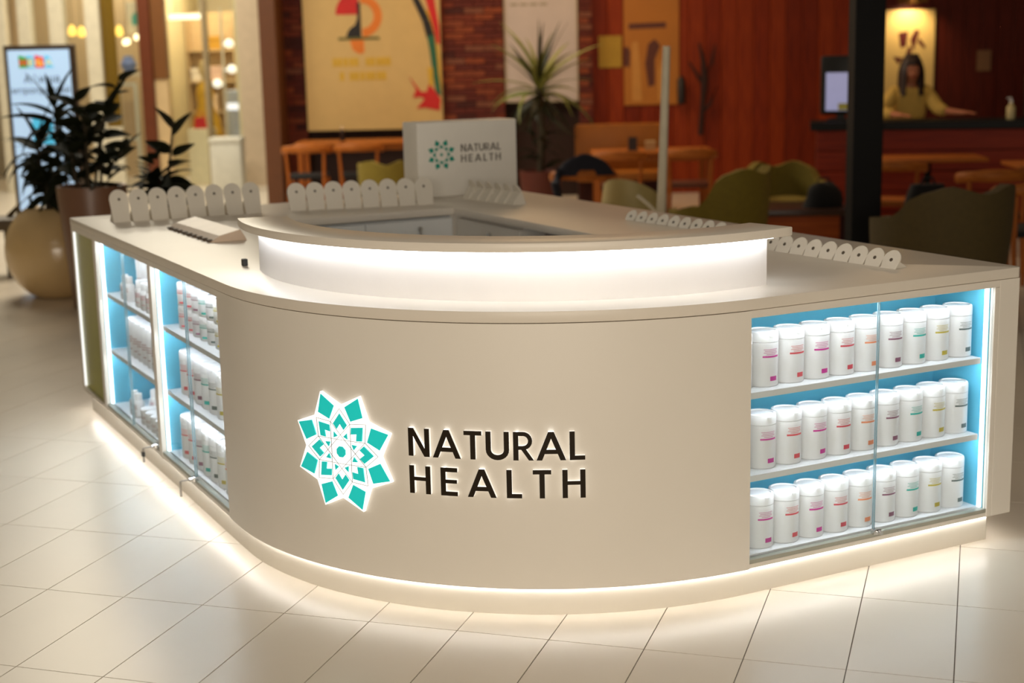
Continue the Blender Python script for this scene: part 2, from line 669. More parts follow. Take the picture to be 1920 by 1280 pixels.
# right end filler
b = B()
b.box(2.3955, XR, 0.0, 0.30, ZB, 0.9615, 0.002)
tag(b.build('counter_end_panel', white_lam), 'plain beige filler panel at the right end of the counter', 'panel')

# left cabinets (their fronts face -x)
cab_b = display_cabinet('display_cabinet', 'left glass display cabinet next to the curved front, holding banded canisters', 1.012, 0, (0.0, 2.458, 0), -PI / 2)
lock(cab_b, 0.535, 1)
cab_a = display_cabinet('display_cabinet', 'left glass display cabinet next to the olive panel, holding small jars', 1.05, 0, (0.0, 3.510, 0), -PI / 2)
lock(cab_a, 0.99, 2)

flav = [2, 4, 6, 7, 9, 8, 5, 3, 1]
for li, (zs, nm) in enumerate(((0.402, 'middle'), (0.125, 'bottom'))):
    for k in range(8):
        y = 2.29 - 0.1045 * k
        cn = canister('tall', flav[k], math.radians(-84))
        cn.location = (0.118 if li == 0 else 0.105, y, zs)
        cn.rotation_euler = (0, 0, math.radians(208 + rnd.uniform(-6, 6)))
        cn['label'] = 'white canister with %s band, %s shelf of the left cabinet beside the curve' % (BANDS[flav[k]][0], nm)
        cn['group'] = 'canisters in the left cabinet'
flav2 = [2, 4, 6, 7, 9, 8, 5, 3]
for st_ in (0, 1):
    for k in range(8):
        y = 2.28 - 0.104 * k
        cn = canister('small', flav2[k], math.radians(-84))
        cn.location = (0.118, y, 0.682 + 0.0985 * st_)
        cn.rotation_euler = (0, 0, math.radians(208 + rnd.uniform(-6, 6)))
        cn['label'] = 'short white canister with %s band, %s of its stack, left cabinet' % (BANDS[flav2[k]][0], ('lower', 'upper')[st_])
        cn['group'] = 'short canisters stacked in the left cabinet'

# small jars and bottles in the far left cabinet
jar_text = M('jar_print_brown', rgb(176, 140, 140), rough=0.5)
jar_text2 = M('jar_print_pink', rgb(214, 150, 165), rough=0.5)


def jar(R_, HH, neck, m_txt):
    t = thing('cosmetic_jar', 'white jar', 'jar')
    b = B()
    lh = HH * (0.28 if neck < 0.99 else 0.25)
    if neck < 0.99:
        prof = [(R_ * 0.95, 0), (R_, 0.004), (R_, HH - lh - 0.012), (R_ * neck, HH - lh)]
    else:
        prof = [(R_ * 0.95, 0), (R_, 0.004), (R_, HH - lh)]
    b.lathe(prof, seg=18)
    b.build('body', can_white, t, smooth=True)
    b = B()
    rl = R_ * neck * 1.03
    b.lathe([(rl, HH - lh), (rl, HH - 0.003), (rl * 0.92, HH)], seg=18)
    b.build('lid', can_lid, t, smooth=True)
    txt = B()
    for q, w in ((0.52, 30), (0.46, 22), (0.40, 30), (0.20, 16)):
        tmp = patch(R_, HH * (q - 0.012), HH * (q + 0.012), 180 - w, 180 + w)
        me_ = bpy.data.meshes.new('t')
        tmp.bm.to_mesh(me_)
        txt.bm.from_mesh(me_)
        bpy.data.meshes.remove(me_)
    txt.build('print_lines', m_txt, t)
    return t


jp = {'tall': jar(0.040, 0.185, 1.0, jar_text), 'bottle': jar(0.026, 0.115, 0.62, jar_text), 'box': jar(0.035, 0.125, 0.8, jar_text2), 'pot': jar(0.040, 0.075, 1.0, jar_text)}
used = set()


def put_jar(kind, x, y, z, label, group):
    t = jp[kind] if kind not in used else copy_tree(jp[kind])
    used.add(kind)
    t.location = (x, y, z)
    t.rotation_euler = (0, 0, math.radians(28 + rnd.uniform(-8, 8)))
    t['label'] = label
    t['group'] = group


FARC = 'far left cabinet'
for k in range(8):
    put_jar('tall', 0.165, 3.20 - 0.088 * k, 0.682, 'tall white jar, %s from the olive panel, top shelf, %s' % (ORD[k], FARC), 'tall jars in the far left cabinet')
for k in range(2):
    put_jar('bottle', 0.075, 3.22 - 0.075 * k, 0.682, 'small white bottle, %s from the olive panel, top shelf, %s' % (ORD[k], FARC), 'small bottles in the far left cabinet')
for k in range(4):
    put_jar('box', 0.085, 2.94 - 0.095 * k, 0.682, 'squat white bottle, %s from the left, top shelf, %s' % (ORD[k], FARC), 'squat bottles in the far left cabinet')
for k in range(9):
    put_jar('tall', 0.115, 3.25 - 0.088 * k, 0.402, 'tall white jar, %s from the olive panel, middle shelf, %s' % (ORD[k], FARC), 'tall jars in the far left cabinet')
for k in range(5):
    put_jar('box', 0.16, 3.12 - 0.088 * k, 0.125, 'squat white bottle, %s from the left, bottom shelf, %s' % (ORD[k], FARC), 'squat bottles in the far left cabinet')
for k in range(3):
    put_jar('tall', 0.185, 2.98 - 0.13 * k, 0.125 + 0.0, 'tall white jar, %s from the olive panel, bottom shelf, %s' % (ORD[k], FARC), 'tall jars in the far left cabinet')
for k in range(2):
    put_jar('bottle', 0.075, 3.20 - 0.075 * k, 0.125, 'small white bottle, %s from the olive panel, bottom shelf, %s' % (ORD[k], FARC), 'small bottles in the far left cabinet')
for k in range(5):
    put_jar('pot', 0.085, 2.97 - 0.09 * k, 0.125, 'low white pot, %s from the left, bottom shelf, %s' % (ORD[k], FARC), 'low pots in the far left cabinet')

# olive panel unit at the far left end
t = thing('olive_end_unit', 'olive green panel in a white lit frame at the far left end of the counter', 'panel', (0, 3.513, 0))
b = B()
b.box(0.0, 0.03, 0.0, 0.03, ZB, 0.9615, 0.002)
b.build('frame_post', white_lam, t)
b = B()
b.box(0.0, 0.03, 0.478, 0.52, ZB, 0.9615, 0.002)
b.build('frame_post', white_lam, t)
b = B()
b.box(0.0, 0.03, 0.03, 0.478, 0.936, 0.9615)
b.build('top_rail', white_lam, t)
b = B()
b.box(0.0, 0.03, 0.03, 0.478, ZB, ZB + 0.02)
b.build('bottom_rail', white_lam, t)
b = B()
b.box(0.012, 0.028, 0.03, 0.478, ZB + 0.02, 0.936)
b.build('green_infill', olive_panel, t)
b = B()
b.box(0.001, 0.011, 0.470, 0.478, ZB + 0.03, 0.93)
b.build('light_profile', M('led_strip_soft', (1, 1, 1), emit=0.9, ecol=(0.92, 0.96, 1.0)), t)

# closed outer walls of the island on its hidden sides, and the staff side
t = thing('counter_rear_panels', 'white panels closing the far and right sides of the counter', 'panel', (XR, YL, 0))
b = B()
b.box(-0.022, 0.0, -YL + 0.302, 0.0, ZB, 0.9615, 0.002)
b.build('side_board', white_lam, t)
b = B()
b.box(-XR + 0.032, -0.024, -0.022, 0.0, ZB, 0.9615, 0.002)
b.build('far_board', white_lam, t)

cool_white = M('cool_white_door', rgb(226, 228, 228), rough=0.45, vary=0.02)
far_in = thing('staff_cabinet', 'pale grey cupboard under the far worktop on the staff side', 'cabinet', (0.80, 3.17, 0))
for k, (xa, xb) in enumerate(((0.004, 0.488), (0.492, 0.976))):
    b = B()
    b.box(xa, xb, 0.012, 0.032, 0.10, 0.948, 0.002)
    dr = b.build('door', cool_white, far_in)
    b = B()
    xk = xb - 0.19 if k else xa + 0.36
    b.tube([(xk, -0.004, 0.905), (xk, 0.012, 0.905)], 0.011, 12)
    b.box(xk - 0.004, xk + 0.004, -0.006, -0.003, 0.872, 0.905)
    b.build('lock', chrome, dr)
b = B()
b.box(0.0, 0.98, 0.033, 0.45, 0.10, 0.955)
b.build('body', cool_white, far_in)
rt_in = thing('staff_cabinet', 'beige cupboard with an open niche under the right worktop on the staff side', 'cabinet', (1.78, 1.0, 0))
b = B()
b.box(0.012, 0.032, 1.47, 2.165, 0.10, 0.948, 0.002)
dr = b.build('door', white_lam, rt_in)
b = B()
b.tube([(-0.006, 1.78, 0.895), (0.012, 1.78, 0.895)], 0.013, 12)
b.build('lock', chrome, dr)
nm_ = M('niche_grey', rgb(148, 136, 130), rough=0.6)
b = B()
b.box(0.033, 0.35, 1.47, 2.165, 0.10, 0.955)
b.box(0.012, 0.35, 0.0, 0.38, 0.10, 0.955)
b.box(0.30, 0.35, 0.38, 1.47, 0.10, 0.955)
b.build('body', white_lam, rt_in)
b = B()
b.box(0.15, 0.299, 0.382, 1.468, 0.10, 0.94)
b.build('niche_back', nm_, rt_in)
b = B()
b.tube([(0.09, 0.98, 0.955), (0.09, 0.98, 0.86)], 0.012, 10)
b.build('hinge_post', M('brass_olive', rgb(96, 88, 48), rough=0.4, metal=0.4), rt_in)

# raised bar on the front of the worktop
bar = thing('raised_bar', 'raised curved white bar shelf lit by a bright strip above the counter front', 'bar shelf', (0.6, 0.6, H))
RB = 1.150
A0, A1 = math.radians(166.8), math.radians(279.6)
ox = CX - 0.6
b = B()
b.arcband(ox, ox, RB - 0.02, RB, 0.0, 0.168, A0, A1, 80)
b.build('bar_panel', M('white_gloss_panel', rgb(238, 236, 236), rough=0.3, vary=0.01), bar, smooth=True)
b = B()
b.arcband(ox, ox, 1.035, 1.222, 0.168, 0.198, A0 - math.radians(1.6), A1 + math.radians(2.2), 80)
b.build('bar_top', white_top, bar, smooth=True, bevel=0.004)
b = B()
b.arcband(ox, ox, RB + 0.012, RB + 0.034, 0.161, 0.1675, A0 + 0.004, A1 - 0.004, 80)
ls = b.build('light_strip', led_bar, bar)
ls['label'] = 'bright white light strip under the bar top'
b = B()
b.arcband(ox, ox, 1.080, 1.092, 0.1655, 0.1675, A0 + 0.05, A1 - 0.05, 60)
b.build('work_light_strip', M('led_strip_work', (1, 1, 1), emit=75.0, ecol=(0.92, 0.96, 1.0)), bar)
for aa in (A0 + 0.25, (A0 + A1) / 2, A1 - 0.25):
    b = B()
    b.box(-0.06, 0.0, -0.012, 0.012, 0.0, 0.166)
    o = b.build('bracket', white_lam, bar, loc=(ox + (RB - 0.021) * math.cos(aa), ox + (RB - 0.021) * math.sin(aa), 0), rotz=aa)
b = B()
b.box(-0.010, 0.010, -0.012, 0.012, 0.0, 0.028, 0.003)
tag(b.build('cable_clip', black_plastic, loc=(0.20, 1.74, H)), 'small black clip standing at the left end of the raised bar', 'clip')

# ================================================================== LOGO ON THE CURVED FRONT
S0, Z0 = 4.8696, 0.5106
logo_white = M('logo_acrylic_lit', (1, 1, 1), rough=0.3, emit=0.85, ecol=(1.0, 0.99, 0.96))
teal = M('logo_teal', rgb(20, 190, 186), rough=0.35, emit=0.42, ecol=rgb(20, 205, 200), vary=0.02)
line_grey = M('logo_line_grey', rgb(150, 150, 150), rough=0.5)
letter_dark = M('letter_dark_brown', rgb(34, 24, 10), rough=0.6, spec=0.2)


def pol(r, a):
    return (r * math.cos(math.radians(a)), r * math.sin(math.radians(a)))


def star_shapes(k=1.0):
    """2D outlines of the emblem: backing, petals, chevrons, dots, core, lines"""
    back = []
    for q in range(8):
        back.append(pol(0.158 * k, 45 * q))
        back.append(pol(0.211 * k, 45 * q + 22.5))
    petals = [[pol(0.203 * k, a), pol(0.155 * k, a + 14.2), pol(0.116 * k, a), pol(0.155 * k, a - 14.2)] for a in [22.5 + 45 * q for q in range(8)]]
    chev = []
    for q in range(8):
        a = math.radians(45 * q)
        pts = [(0.130, 0), (0.093, 0.029), (0.076, 0.0145), (0.095, 0.0), (0.076, -0.0145), (0.093, -0.029)]
        chev.append([((x * math.cos(a) - y * math.sin(a)) * k, (x * math.sin(a) + y * math.cos(a)) * k) for x, y in pts])
    dots = []
    for q in range(8):
        a = math.radians(45 * q + 22.5)
        pts = [(0.071, 0.0), (0.053, 0.009), (0.053, -0.009)]
        dots.append([((x * math.cos(a) - y * math.sin(a)) * k, (x * math.sin(a) + y * math.cos(a)) * k) for x, y in pts])
    core = [pol(0.0195 * k, 22.5 + 45 * q) for q in range(8)]
    lines = []
    for q in range(8):
        for (ra, aa), (rb, ab) in (((0.146, 45 * q), (0.106, 45 * q + 22.5)), ((0.106, 45 * q + 22.5), (0.146, 45 * q + 45)), ((0.106, 45 * q + 22.5), (0.106, 45 * q + 157.5))):
            p, r = Vector(pol(ra * k, aa)), Vector(pol(rb * k, ab))
            n = Vector((-(r - p).y, (r - p).x)).normalized() * 0.0005 * k
            steps = 6
            for s_ in range(steps):
                p1, r1 = p.lerp(r, s_ / steps), p.lerp(r, (s_ + 1) / steps)
                lines.append([tuple(p1 + n), tuple(p1 - n), tuple(r1 - n), tuple(r1 + n)])
    return back, petals, chev, dots, core, lines


def emblem(parent, fn, k, d0, dth, wm, tm, lm, with_lines=True):
    back, petals, chev, dots, core, lines = star_shapes(k)
    # the backing is cut in eight wedges so that it follows the curve
    b = B()
    bm = b.bm
    lo = [bm.verts.new(fn(x, y, d0)) for x, y in back]
    hi = [bm.verts.new(fn(x, y, d0 + dth)) for x, y in back]
    c0, c1 = bm.verts.new(fn(0, 0, d0)), bm.verts.new(fn(0, 0, d0 + dth))
    n = len(back)
    for i in range(n):
        j = (i + 1) % n
        bm.faces.new((lo[i], lo[j], hi[j], hi[i]))
        bm.faces.new((hi[i], hi[j], c1))
        bm.faces.new((lo[j], lo[i], c0))
    b.build('backing', wm, parent)
    for nm, lst in (('petal', petals), ('chevron', chev), ('small_triangle', dots), ('core', [core])):
        for pl_ in lst:
            b = B()
            b.prism(pl_, d0 + dth * 0.8, d0 + dth * 1.16, fn)
            b.build(nm, tm, parent)
    if with_lines:
        b = B()
        for q in lines:
            b.prism(q, d0 + dth * 0.9, d0 + dth * 1.07, fn)
        b.build('outline', lm, parent)


base_pt = Vector(surf(S0, 0, 0))
em = thing('logo_emblem', 'turquoise eight-pointed star emblem on glowing white acrylic on the curved front', 'emblem', (base_pt.x, base_pt.y, 0))


def on_front(s_, z_, d_):
    p = Vector(surf(S0 + s_, Z0 + z_, 0.0005 + d_))
    return p - Vector((base_pt.x, base_pt.y, 0))


emblem(em, on_front, 1.0, 0.0, 0.012, logo_white, teal, line_grey)


# ---- lettering built from strokes on a unit-height grid
def stroke(x0, y0, x1, y1, w=0.178):
    """a straight limb cut level at its ends"""
    if abs(y1 - y0) < 1e-6:
        return [(x0, y0 - w / 2), (x1, y0 - w / 2), (x1, y0 + w / 2), (x0, y0 + w / 2)]
    L_ = math.hypot(x1 - x0, y1 - y0)
    hw = w / 2 * L_ / abs(y1 - y0)
    return [(x0 - hw, y0), (x0 + hw, y0), (x1 + hw, y1), (x1 - hw, y1)]


def arcstroke(cx, cy, rx, ry, a0, a1, w=0.178, n=12):
    out = []
    for k in range(n):
        t0, t1 = math.radians(a0 + (a1 - a0) * k / n), math.radians(a0 + (a1 - a0) * (k + 1) / n)
        out.append([(cx + (rx + w / 2) * math.cos(t0), cy + (ry + w / 2) * math.sin(t0)), (cx + (rx + w / 2) * math.cos(t1), cy + (ry + w / 2) * math.sin(t1)),
                    (cx + (rx - w / 2) * math.cos(t1), cy + (ry - w / 2) * math.sin(t1)), (cx + (rx - w / 2) * math.cos(t0), cy + (ry - w / 2) * math.sin(t0))])
    return out


W_ = 0.178
h_ = W_ / 2
GLYPH = {
    'N': (0.78, [stroke(h_, 0, h_, 1), stroke(0.78 - h_, 0, 0.78 - h_, 1), stroke(0.78 - h_ - 0.02, 0, h_ + 0.02, 1, 0.15)]),
    'A': (0.96, [stroke(0.075, 0, 0.48, 1), stroke(0.885, 0, 0.48, 1), stroke(0.24, 0.30, 0.72, 0.30, 0.15)]),
    'T': (0.62, [stroke(0.31, 0, 0.31, 0.94), stroke(0, 0.925, 0.62, 0.925, 0.15)]),
    'U': (0.80, [stroke(h_, 0.36, h_, 1), stroke(0.80 - h_, 0.36, 0.80 - h_, 1)] + arcstroke(0.40, 0.36, 0.40 - h_, 0.36 - h_, 180, 360)),
    'R': (0.66, [stroke(h_, 0, h_, 1), stroke(h_, 0.93, 0.34, 0.93, 0.14), stroke(h_, 0.44, 0.34, 0.44, 0.13), stroke(0.61, 0, 0.30, 0.46, 0.14)] + arcstroke(0.33, 0.685, 0.245, 0.245, -90, 90, 0.14)),
    'L': (0.52, [stroke(h_, 0, h_, 1), stroke(0, 0.075, 0.52, 0.075, 0.15)]),
    'H': (0.78, [stroke(h_, 0, h_, 1), stroke(0.78 - h_, 0, 0.78 - h_, 1), stroke(h_, 0.53, 0.78 - h_, 0.53, 0.13)]),
    'E': (0.60, [stroke(h_, 0, h_, 1), stroke(h_, 0.925, 0.60, 0.925, 0.15), stroke(h_, 0.51, 0.58, 0.51, 0.13), stroke(h_, 0.075, 0.60, 0.075, 0.15)]),
    'M': (0.95, [stroke(h_, 0, h_, 1, 0.22), stroke(0.95 - h_, 0, 0.95 - h_, 1, 0.22), stroke(0.475, 0.15, 0.12, 1, 0.2), stroke(0.475, 0.15, 0.83, 1, 0.2)]),
    'G': (0.92, arcstroke(0.46, 0.5, 0.37, 0.41, 40, 330, 0.2) + [stroke(0.5, 0.42, 0.9, 0.42, 0.17), stroke(0.80, 0.12, 0.80, 0.45, 0.18)]),
}


def word(text, h, width):
    """glyphs with even spacing filling the width -> list of (char, x, polys)"""
    tot = sum(GLYPH[c][0] for c in text) * h
    gap = (width - tot) / (len(text) - 1)
    x = 0
    out = []
    for c in text:
        out.append((c, x, [[(x + px * h, py * h) for px, py in poly] for poly in GLYPH[c][1]]))
        x += GLYPH[c][0] * h + gap
    return out


lp0 = Vector(surf(5.41, 0, 0))
lt = thing('front_lettering', 'dark raised lettering reading NATURAL HEALTH with glowing white edges', 'lettering', (lp0.x, lp0.y, 0))


def letters(parent, text, h, width, fn, d0, th, side_m, face_m, sides=True):
    for c_, x_, polys in word(text, h, width):
        b = B()
        for pl_ in polys:
            b.prism(pl_, d0, d0 + th, fn)
        o = b.build('letter', side_m if sides else face_m, parent)
        o['label'] = 'letter ' + c_
        if sides:
            b = B()
            for pl_ in polys:
                b.prism(pl_, d0 + th, d0 + th + 0.0012, fn)
            b.build('letter_face', face_m, o)


side_lit = M('letter_side_lit', (1, 1, 1), rough=0.3, emit=0.45, ecol=(1.0, 0.97, 0.90))
for text, zz in (('NATURAL', 0.5265), ('HEALTH', 0.4025)):
    letters(lt, text, 0.0925, 0.5675, lambda s_, z_, d_, zz=zz: Vector(surf(5.129 + s_, zz + z_, d_)) - Vector((lp0.x, lp0.y, 0)), 0.0005, 0.013, side_lit, letter_dark)

# ================================================================== SIGN BOX ON THE FAR CORNER
sign_w = M('sign_box_white', rgb(236, 233, 226), rough=0.4, vary=0.015)
SGT = 0.0
sg = thing('counter_sign_box', 'white box sign with the star emblem standing on the far counter corner', 'sign', (2.15, 3.74, H), SGT)
b = B()
b.box(-0.31, 0.31, 0.0, 0.20, 0.0, 0.415, 0.008)
b.build('box', sign_w, sg, smooth=True)


def on_sign(x, z, d):
    return (x, -d, z)


sign_teal = M('sign_teal', rgb(20, 150, 130), rough=0.4)
emg = bpy.data.objects.new('emblem', None)
COL.objects.link(emg)
emg.parent = sg
emg.location = (-0.165, 0, 0.235)
back, petals, chev, dots, core, lines = star_shapes(0.43)
for nm, lst in (('petal', petals), ('chevron', chev), ('core', [core])):
    for pl_ in lst:
        b = B()
        b.prism(pl_, -0.001, 0.002, on_sign)
        b.build(nm, sign_teal, emg)
sign_grey = M('sign_print_grey', rgb(110, 104, 96), rough=0.5)
for text, zz in (('NATURAL', 0.245), ('HEALTH', 0.187)):
    letters(sg, text, 0.042, 0.25, lambda x, z, d, zz=zz: (-0.045 + x, -d, zz + z), -0.001, 0.003, sign_grey, sign_grey, sides=False)

# ================================================================== TESTER STANDS ON THE WORKTOP
test_w = M('tester_white_acrylic', rgb(224, 218, 206), rough=0.35, vary=0.015)
hole_m = M('tester_hole_dark', rgb(80, 70, 56), rough=0.6)


def tester(wd, ht, lean, name='tester_stand', foot=0.07, strut=0.30):
    """arched plate leaning back on a tapering strut; faces local -y"""
    t = thing(name, 'white tester', 'tester stand')
    r = wd / 2
    arch = [(-r * 0.86, 0.0), (r * 0.86, 0.0), (r, ht - r)] + [(r * math.cos(a), ht - r + r * math.sin(a)) for a in [PI * k / 12 for k in range(1, 12)]] + [(-r, ht - r)]
    ca, sa = math.cos(lean), math.sin(lean)
    fn = lambda x, s_, d: (x, s_ * sa - d * ca, s_ * ca + d * sa)
    b = B()
    b.prism(arch, -0.006, 0.0, fn)
    b.build('plate', test_w, t, smooth=False, bevel=0.001)
    b = B()
    b.prism([(0.0, 0.0), (foot + ht * sa * 0.6, 0.0), ((ht - r) * sa, (ht - r) * ca)], -wd * strut, wd * strut, lambda y, z, x: (x, y + 0.007, z))
    b.build('strut', test_w, t)
    b = B()
    hp = [(0.007 * math.cos(a), ht - r + 0.007 * math.sin(a)) for a in [2 * PI * k / 10 for k in range(10)]]
    b.prism(hp, -0.001, 0.0012, fn)
    b.build('hole', hole_m, t)
    return t


def tester_row(proto, p0, p1, n, rot, what):
    for k in range(n):
        t = proto if k == 0 else copy_tree(proto)
        f = k / (n - 1)
        t.location = (p0[0] + (p1[0] - p0[0]) * f, p0[1] + (p1[1] - p0[1]) * f, H)
        t.rotation_euler = (0, 0, rot)
        t['label'] = 'arched white tester stand, %s %s' % (ORD[k], what)
        t['group'] = what.split(' of ')[-1].split(' in ')[-1]


big = tester(0.098, 0.165, math.radians(14))
tester_row(big, (0.175, 3.63), (0.845, 3.60), 8, math.radians(6), 'from the left in the row nearest the planters')
big2 = tester(0.098, 0.150, math.radians(18))
tester_row(big2, (1.075, 3.57), (1.735, 3.42), 8, math.radians(-8), 'from the left in the row beside the sign box')
sm = tester(0.079, 0.074, math.radians(32), foot=0.045)
tester_row(sm, (2.055, 0.975), (2.095, 0.245), 10, math.radians(-90 + 6), 'from the raised bar in the row on the right worktop')
sm2 = tester(0.070, 0.056, math.radians(36), foot=0.045)
tester_row(sm2, (2.19, 2.12), (2.225, 1.46), 9, math.radians(-90 + 6), 'from the sign box in the right outer row')
sm3 = tester(0.085, 0.115, math.radians(24), foot=0.05, strut=0.46)
tester_row(sm3, (2.12, 3.56), (2.17, 3.13), 6, math.radians(90 - 2), 'from the sign box in the short row before it')

# low sampler block lying on the left worktop
sb = thing('sampler_block', 'low pinkish white sampler block with a row of dark holes on the left worktop', 'sampler', (0.375, 2.86, H), math.radians(1))
b = B()
b.prism([(-0.085, 0.0), (0.085, 0.0), (0.055, 0.05), (-0.04, 0.028)], -0.33, 0.34, lambda x, z, y: (x, y, z))
b.build('block', M('sampler_pinkish', rgb(214, 192, 170), rough=0.4), sb, bevel=0.003)
for k in range(9):
    b = B()
    y = -0.30 + 0.075 * k
    b.box(-0.090, -0.060, y - (0.020 if k % 3 else 0.012), y + 0.016, 0.004, 0.012)
    b.build('slot', M('sampler_slot', rgb(70, 52, 34), rough=0.6), sb)

# ================================================================== THE HALL BEHIND: WALLS
WV = 18.6                     # depth of the cafe's back wall


def hbuild(b, name, mat, parent=None, kind=None, smooth=False, u=0.0, v=0.0, z=0.0):
    o = b.build(name, mat, parent, smooth=smooth)
    if parent is None:
        o.location = hall(u, v, z)
        o.rotation_euler = (0, 0, -YAW)
    if kind:
        o['kind'] = kind
    return o


wood_dark = wood_mat('red_brown_timber', rgb(108, 30, 4), rgb(146, 50, 10), axis=2, rough=0.5)
wood_darker = wood_mat('dark_timber', rgb(48, 14, 8), rgb(66, 22, 12), axis=2, rough=0.5)
wood_mid = wood_mat('warm_oak', rgb(150, 80, 22), rgb(178, 104, 38), axis=0, rough=0.4)
wood_mid_v = wood_mat('warm_oak_upright', rgb(146, 76, 22), rgb(174, 98, 36), axis=2, rough=0.4)
brown_m = M('brown_cladding', rgb(98, 56, 26), rough=0.45, vary=0.06)
mortar = M('brick_mortar', rgb(76, 36, 26), rough=0.9)

# back wall of the cafe with boards as parts
b = B()
b.box(-2.9, 14.0, 0.0, 0.2, 0.0, 4.2)
wall_back = hbuild(b, 'wall_back', M('wall_board_backing', rgb(40, 16, 8), rough=0.8), kind='structure', v=WV)
wall_back['label'] = 'dark red timber wall of vertical boards at the back of the cafe'
b = B()
b.box(-0.098, 0.098, -0.03, 0.0, 0.0, 4.2, 0.006, 1)
pk = b.build('plank', wood_dark, wall_back)
pk_me = [pk.data]
for q, (ca, cb) in enumerate((((96, 24, 4), (134, 44, 8)), ((122, 38, 6), (156, 60, 14)), ((66, 16, 4), (90, 26, 8)))):
    me2 = pk.data.copy()
    me2.materials[0] = wood_mat('red_timber_%d' % q, rgb(*ca), rgb(*cb), axis=2, rough=0.5)
    pk_me.append(me2)
x = 1.16
k = 0
while x < 8.2:
    o = pk if k == 0 else inst(pk, wall_back)
    o.data = pk_me[rnd.randrange(3)] if x < 4.3 else pk_me[3]
    o.location = (x, rnd.uniform(-0.004, 0.004), 0)
    x += 0.2
    k += 1

# brick piers: each brick a part
brick_me = []
b = B()
b.box(-0.118, 0.118, -0.028, 0.0, 0.003, 0.068, 0.003, 1)
bk0 = b.build('brick', M('brick_red_0', rgb(112, 46, 28), rough=0.85, vary=0.18, scale=20, bump=0.2))
brick_me.append(bk0.data)
for q, c_ in enumerate(((92, 34, 26), (132, 62, 34), (70, 26, 22), (120, 70, 52), (128, 62, 38))):
    me2 = bk0.data.copy()
    me2.materials[0] = M('brick_red_%d' % (q + 1), rgb(*c_), rough=0.85, vary=0.18, scale=20, bump=0.2)
    brick_me.append(me2)
bk_first = [bk0]
half_me = {}


def brick_pier(name, label, u0_, u1_, vv, zmax):
    w = u1_ - u0_
    b = B()
    b.box(0, w, 0.0, 0.16, 0, zmax)
    p = hbuild(b, name, mortar, kind='structure', u=u0_, v=vv)
    p['label'] = label
    z = 0.9
    row = 12
    while z < 2.62:
        x = 0.122 if row % 2 else 0.0
        while x < w + 0.1:
            xa, xb = max(0.0, x - 0.118), min(w, x + 0.118)
            if xb - xa > 0.03:
                o = bk_first.pop() if bk_first else inst(bk0)
                o.parent = p
                o.data = brick_me[rnd.choice((0, 0, 1, 1, 2, 3, 4, 5))]
                o.location = ((xa + xb) / 2, rnd.uniform(-0.004, 0.003), z)
                o.scale = ((xb - xa) / 0.236, 1, 1)
            x += 0.244
        z += 0.075
        row += 1
    # the courses below, hidden by the counter and tables
    b = B()
    zz = 0.0
    while zz < 0.88:
        b.box(0, w, -0.026, 0.0, zz + 0.003, zz + 0.068)
        zz += 0.075
    tag(b.build('lower_courses', MATS['brick_red_0'], p), kind='stuff')


brick_pier('wall_brick_1', 'narrow red brick strip beside the brown pillar', -2.72, -2.46, WV - 0.18, 4.0)
brick_pier('wall_brick_2', 'red brick pier between the cream board and the bright panel', -0.86, -0.02, WV - 0.18, 4.0)
brick_pier('wall_brick_3', 'narrow red brick strip between the bright panel and the timber boards', 0.90, 1.06, WV - 0.18, 4.0)
b = B()
b.box(-0.03, 0.17, -0.25, 0.4, 0, 4.2, 0.01)
o = hbuild(b, 'trim_1', brown_m, kind='structure', u=-2.86, v=WV - 0.6)
o['label'] = 'brown clad pillar at the corner of the cafe'

# pale wall of the corridor between the shops and the cafe
b = B()
b.box(-3.72, -2.90, 0, 0.2, 0, 4.2)
o = hbuild(b, 'wall_corridor', M('pinkish_beige_paint', rgb(196, 176, 150), rough=0.6), kind='structure', v=21.0)
o['label'] = 'plain pinkish beige wall beside the brown pillar'
# side and far walls closing the hall
cream = M('cream_wall_paint', rgb(206, 192, 162), rough=0.6)
b = B()
b.box(-13.0, -2.90, 0, 0.2, 0, 4.2)
hbuild(b, 'wall_shops', cream, kind='structure', v=24.6)['label'] = 'cream back wall of the shops'
b = B()
b.box(-0.2, 0, -4.0, 24.8, 0, 4.2)
hbuild(b, 'wall_left', cream, kind='structure', u=-13.0)
b = B()
b.box(0, 0.2, -4.0, 24.8, 0, 4.2)
hbuild(b, 'wall_right', M('dark_bar_wall', rgb(40, 20, 14), rough=0.7), kind='structure', u=13.0)

# bright panel between the brick piers (a lit white poster panel)
t = hthing('light_panel', 'tall pale panel with faint print behind the palm', 'panel', -0.01, WV - 0.13)
b = B()
b.box(0.0, 0.90, -0.03, 0.02, 1.17, 3.2, 0.004)
b.build('frame', M('pale_panel_frame', rgb(198, 186, 160), rough=0.5), t)
b = B()
b.box(0.02, 0.88, -0.036, -0.028, 1.19, 3.18)
b.build('sheet', M('pale_panel_sheet', rgb(196, 184, 180), rough=0.4, vary=0.05, scale=3), t)
b = B()
for q in range(4):
    b.prism([(0.08 + 0.12 * q, 2.33), (0.17 + 0.12 * q, 2.33), (0.17 + 0.12 * q, 2.36), (0.08 + 0.12 * q, 2.36)], 0.036, 0.038, lambda x, z, d: (x, -d, z))
b.build('print', M('pale_panel_print', rgb(150, 140, 120), rough=0.5), t)

# cream board with the bird emblem
tb = hthing('cream_board', 'large cream board with a bird emblem and coloured feathers hanging on the wall', 'board', -2.44, WV - 0.26)
board_m = M('cream_board_paint', rgb(206, 174, 112), rough=0.5, vary=0.03)
b = B()
b.box(0.0, 1.66, -0.04, 0.03, 0.885, 3.3, 0.005)
b.build('board', board_m, tb)
fnb = lambda x, z, d: (x, -0.04 - d, z)


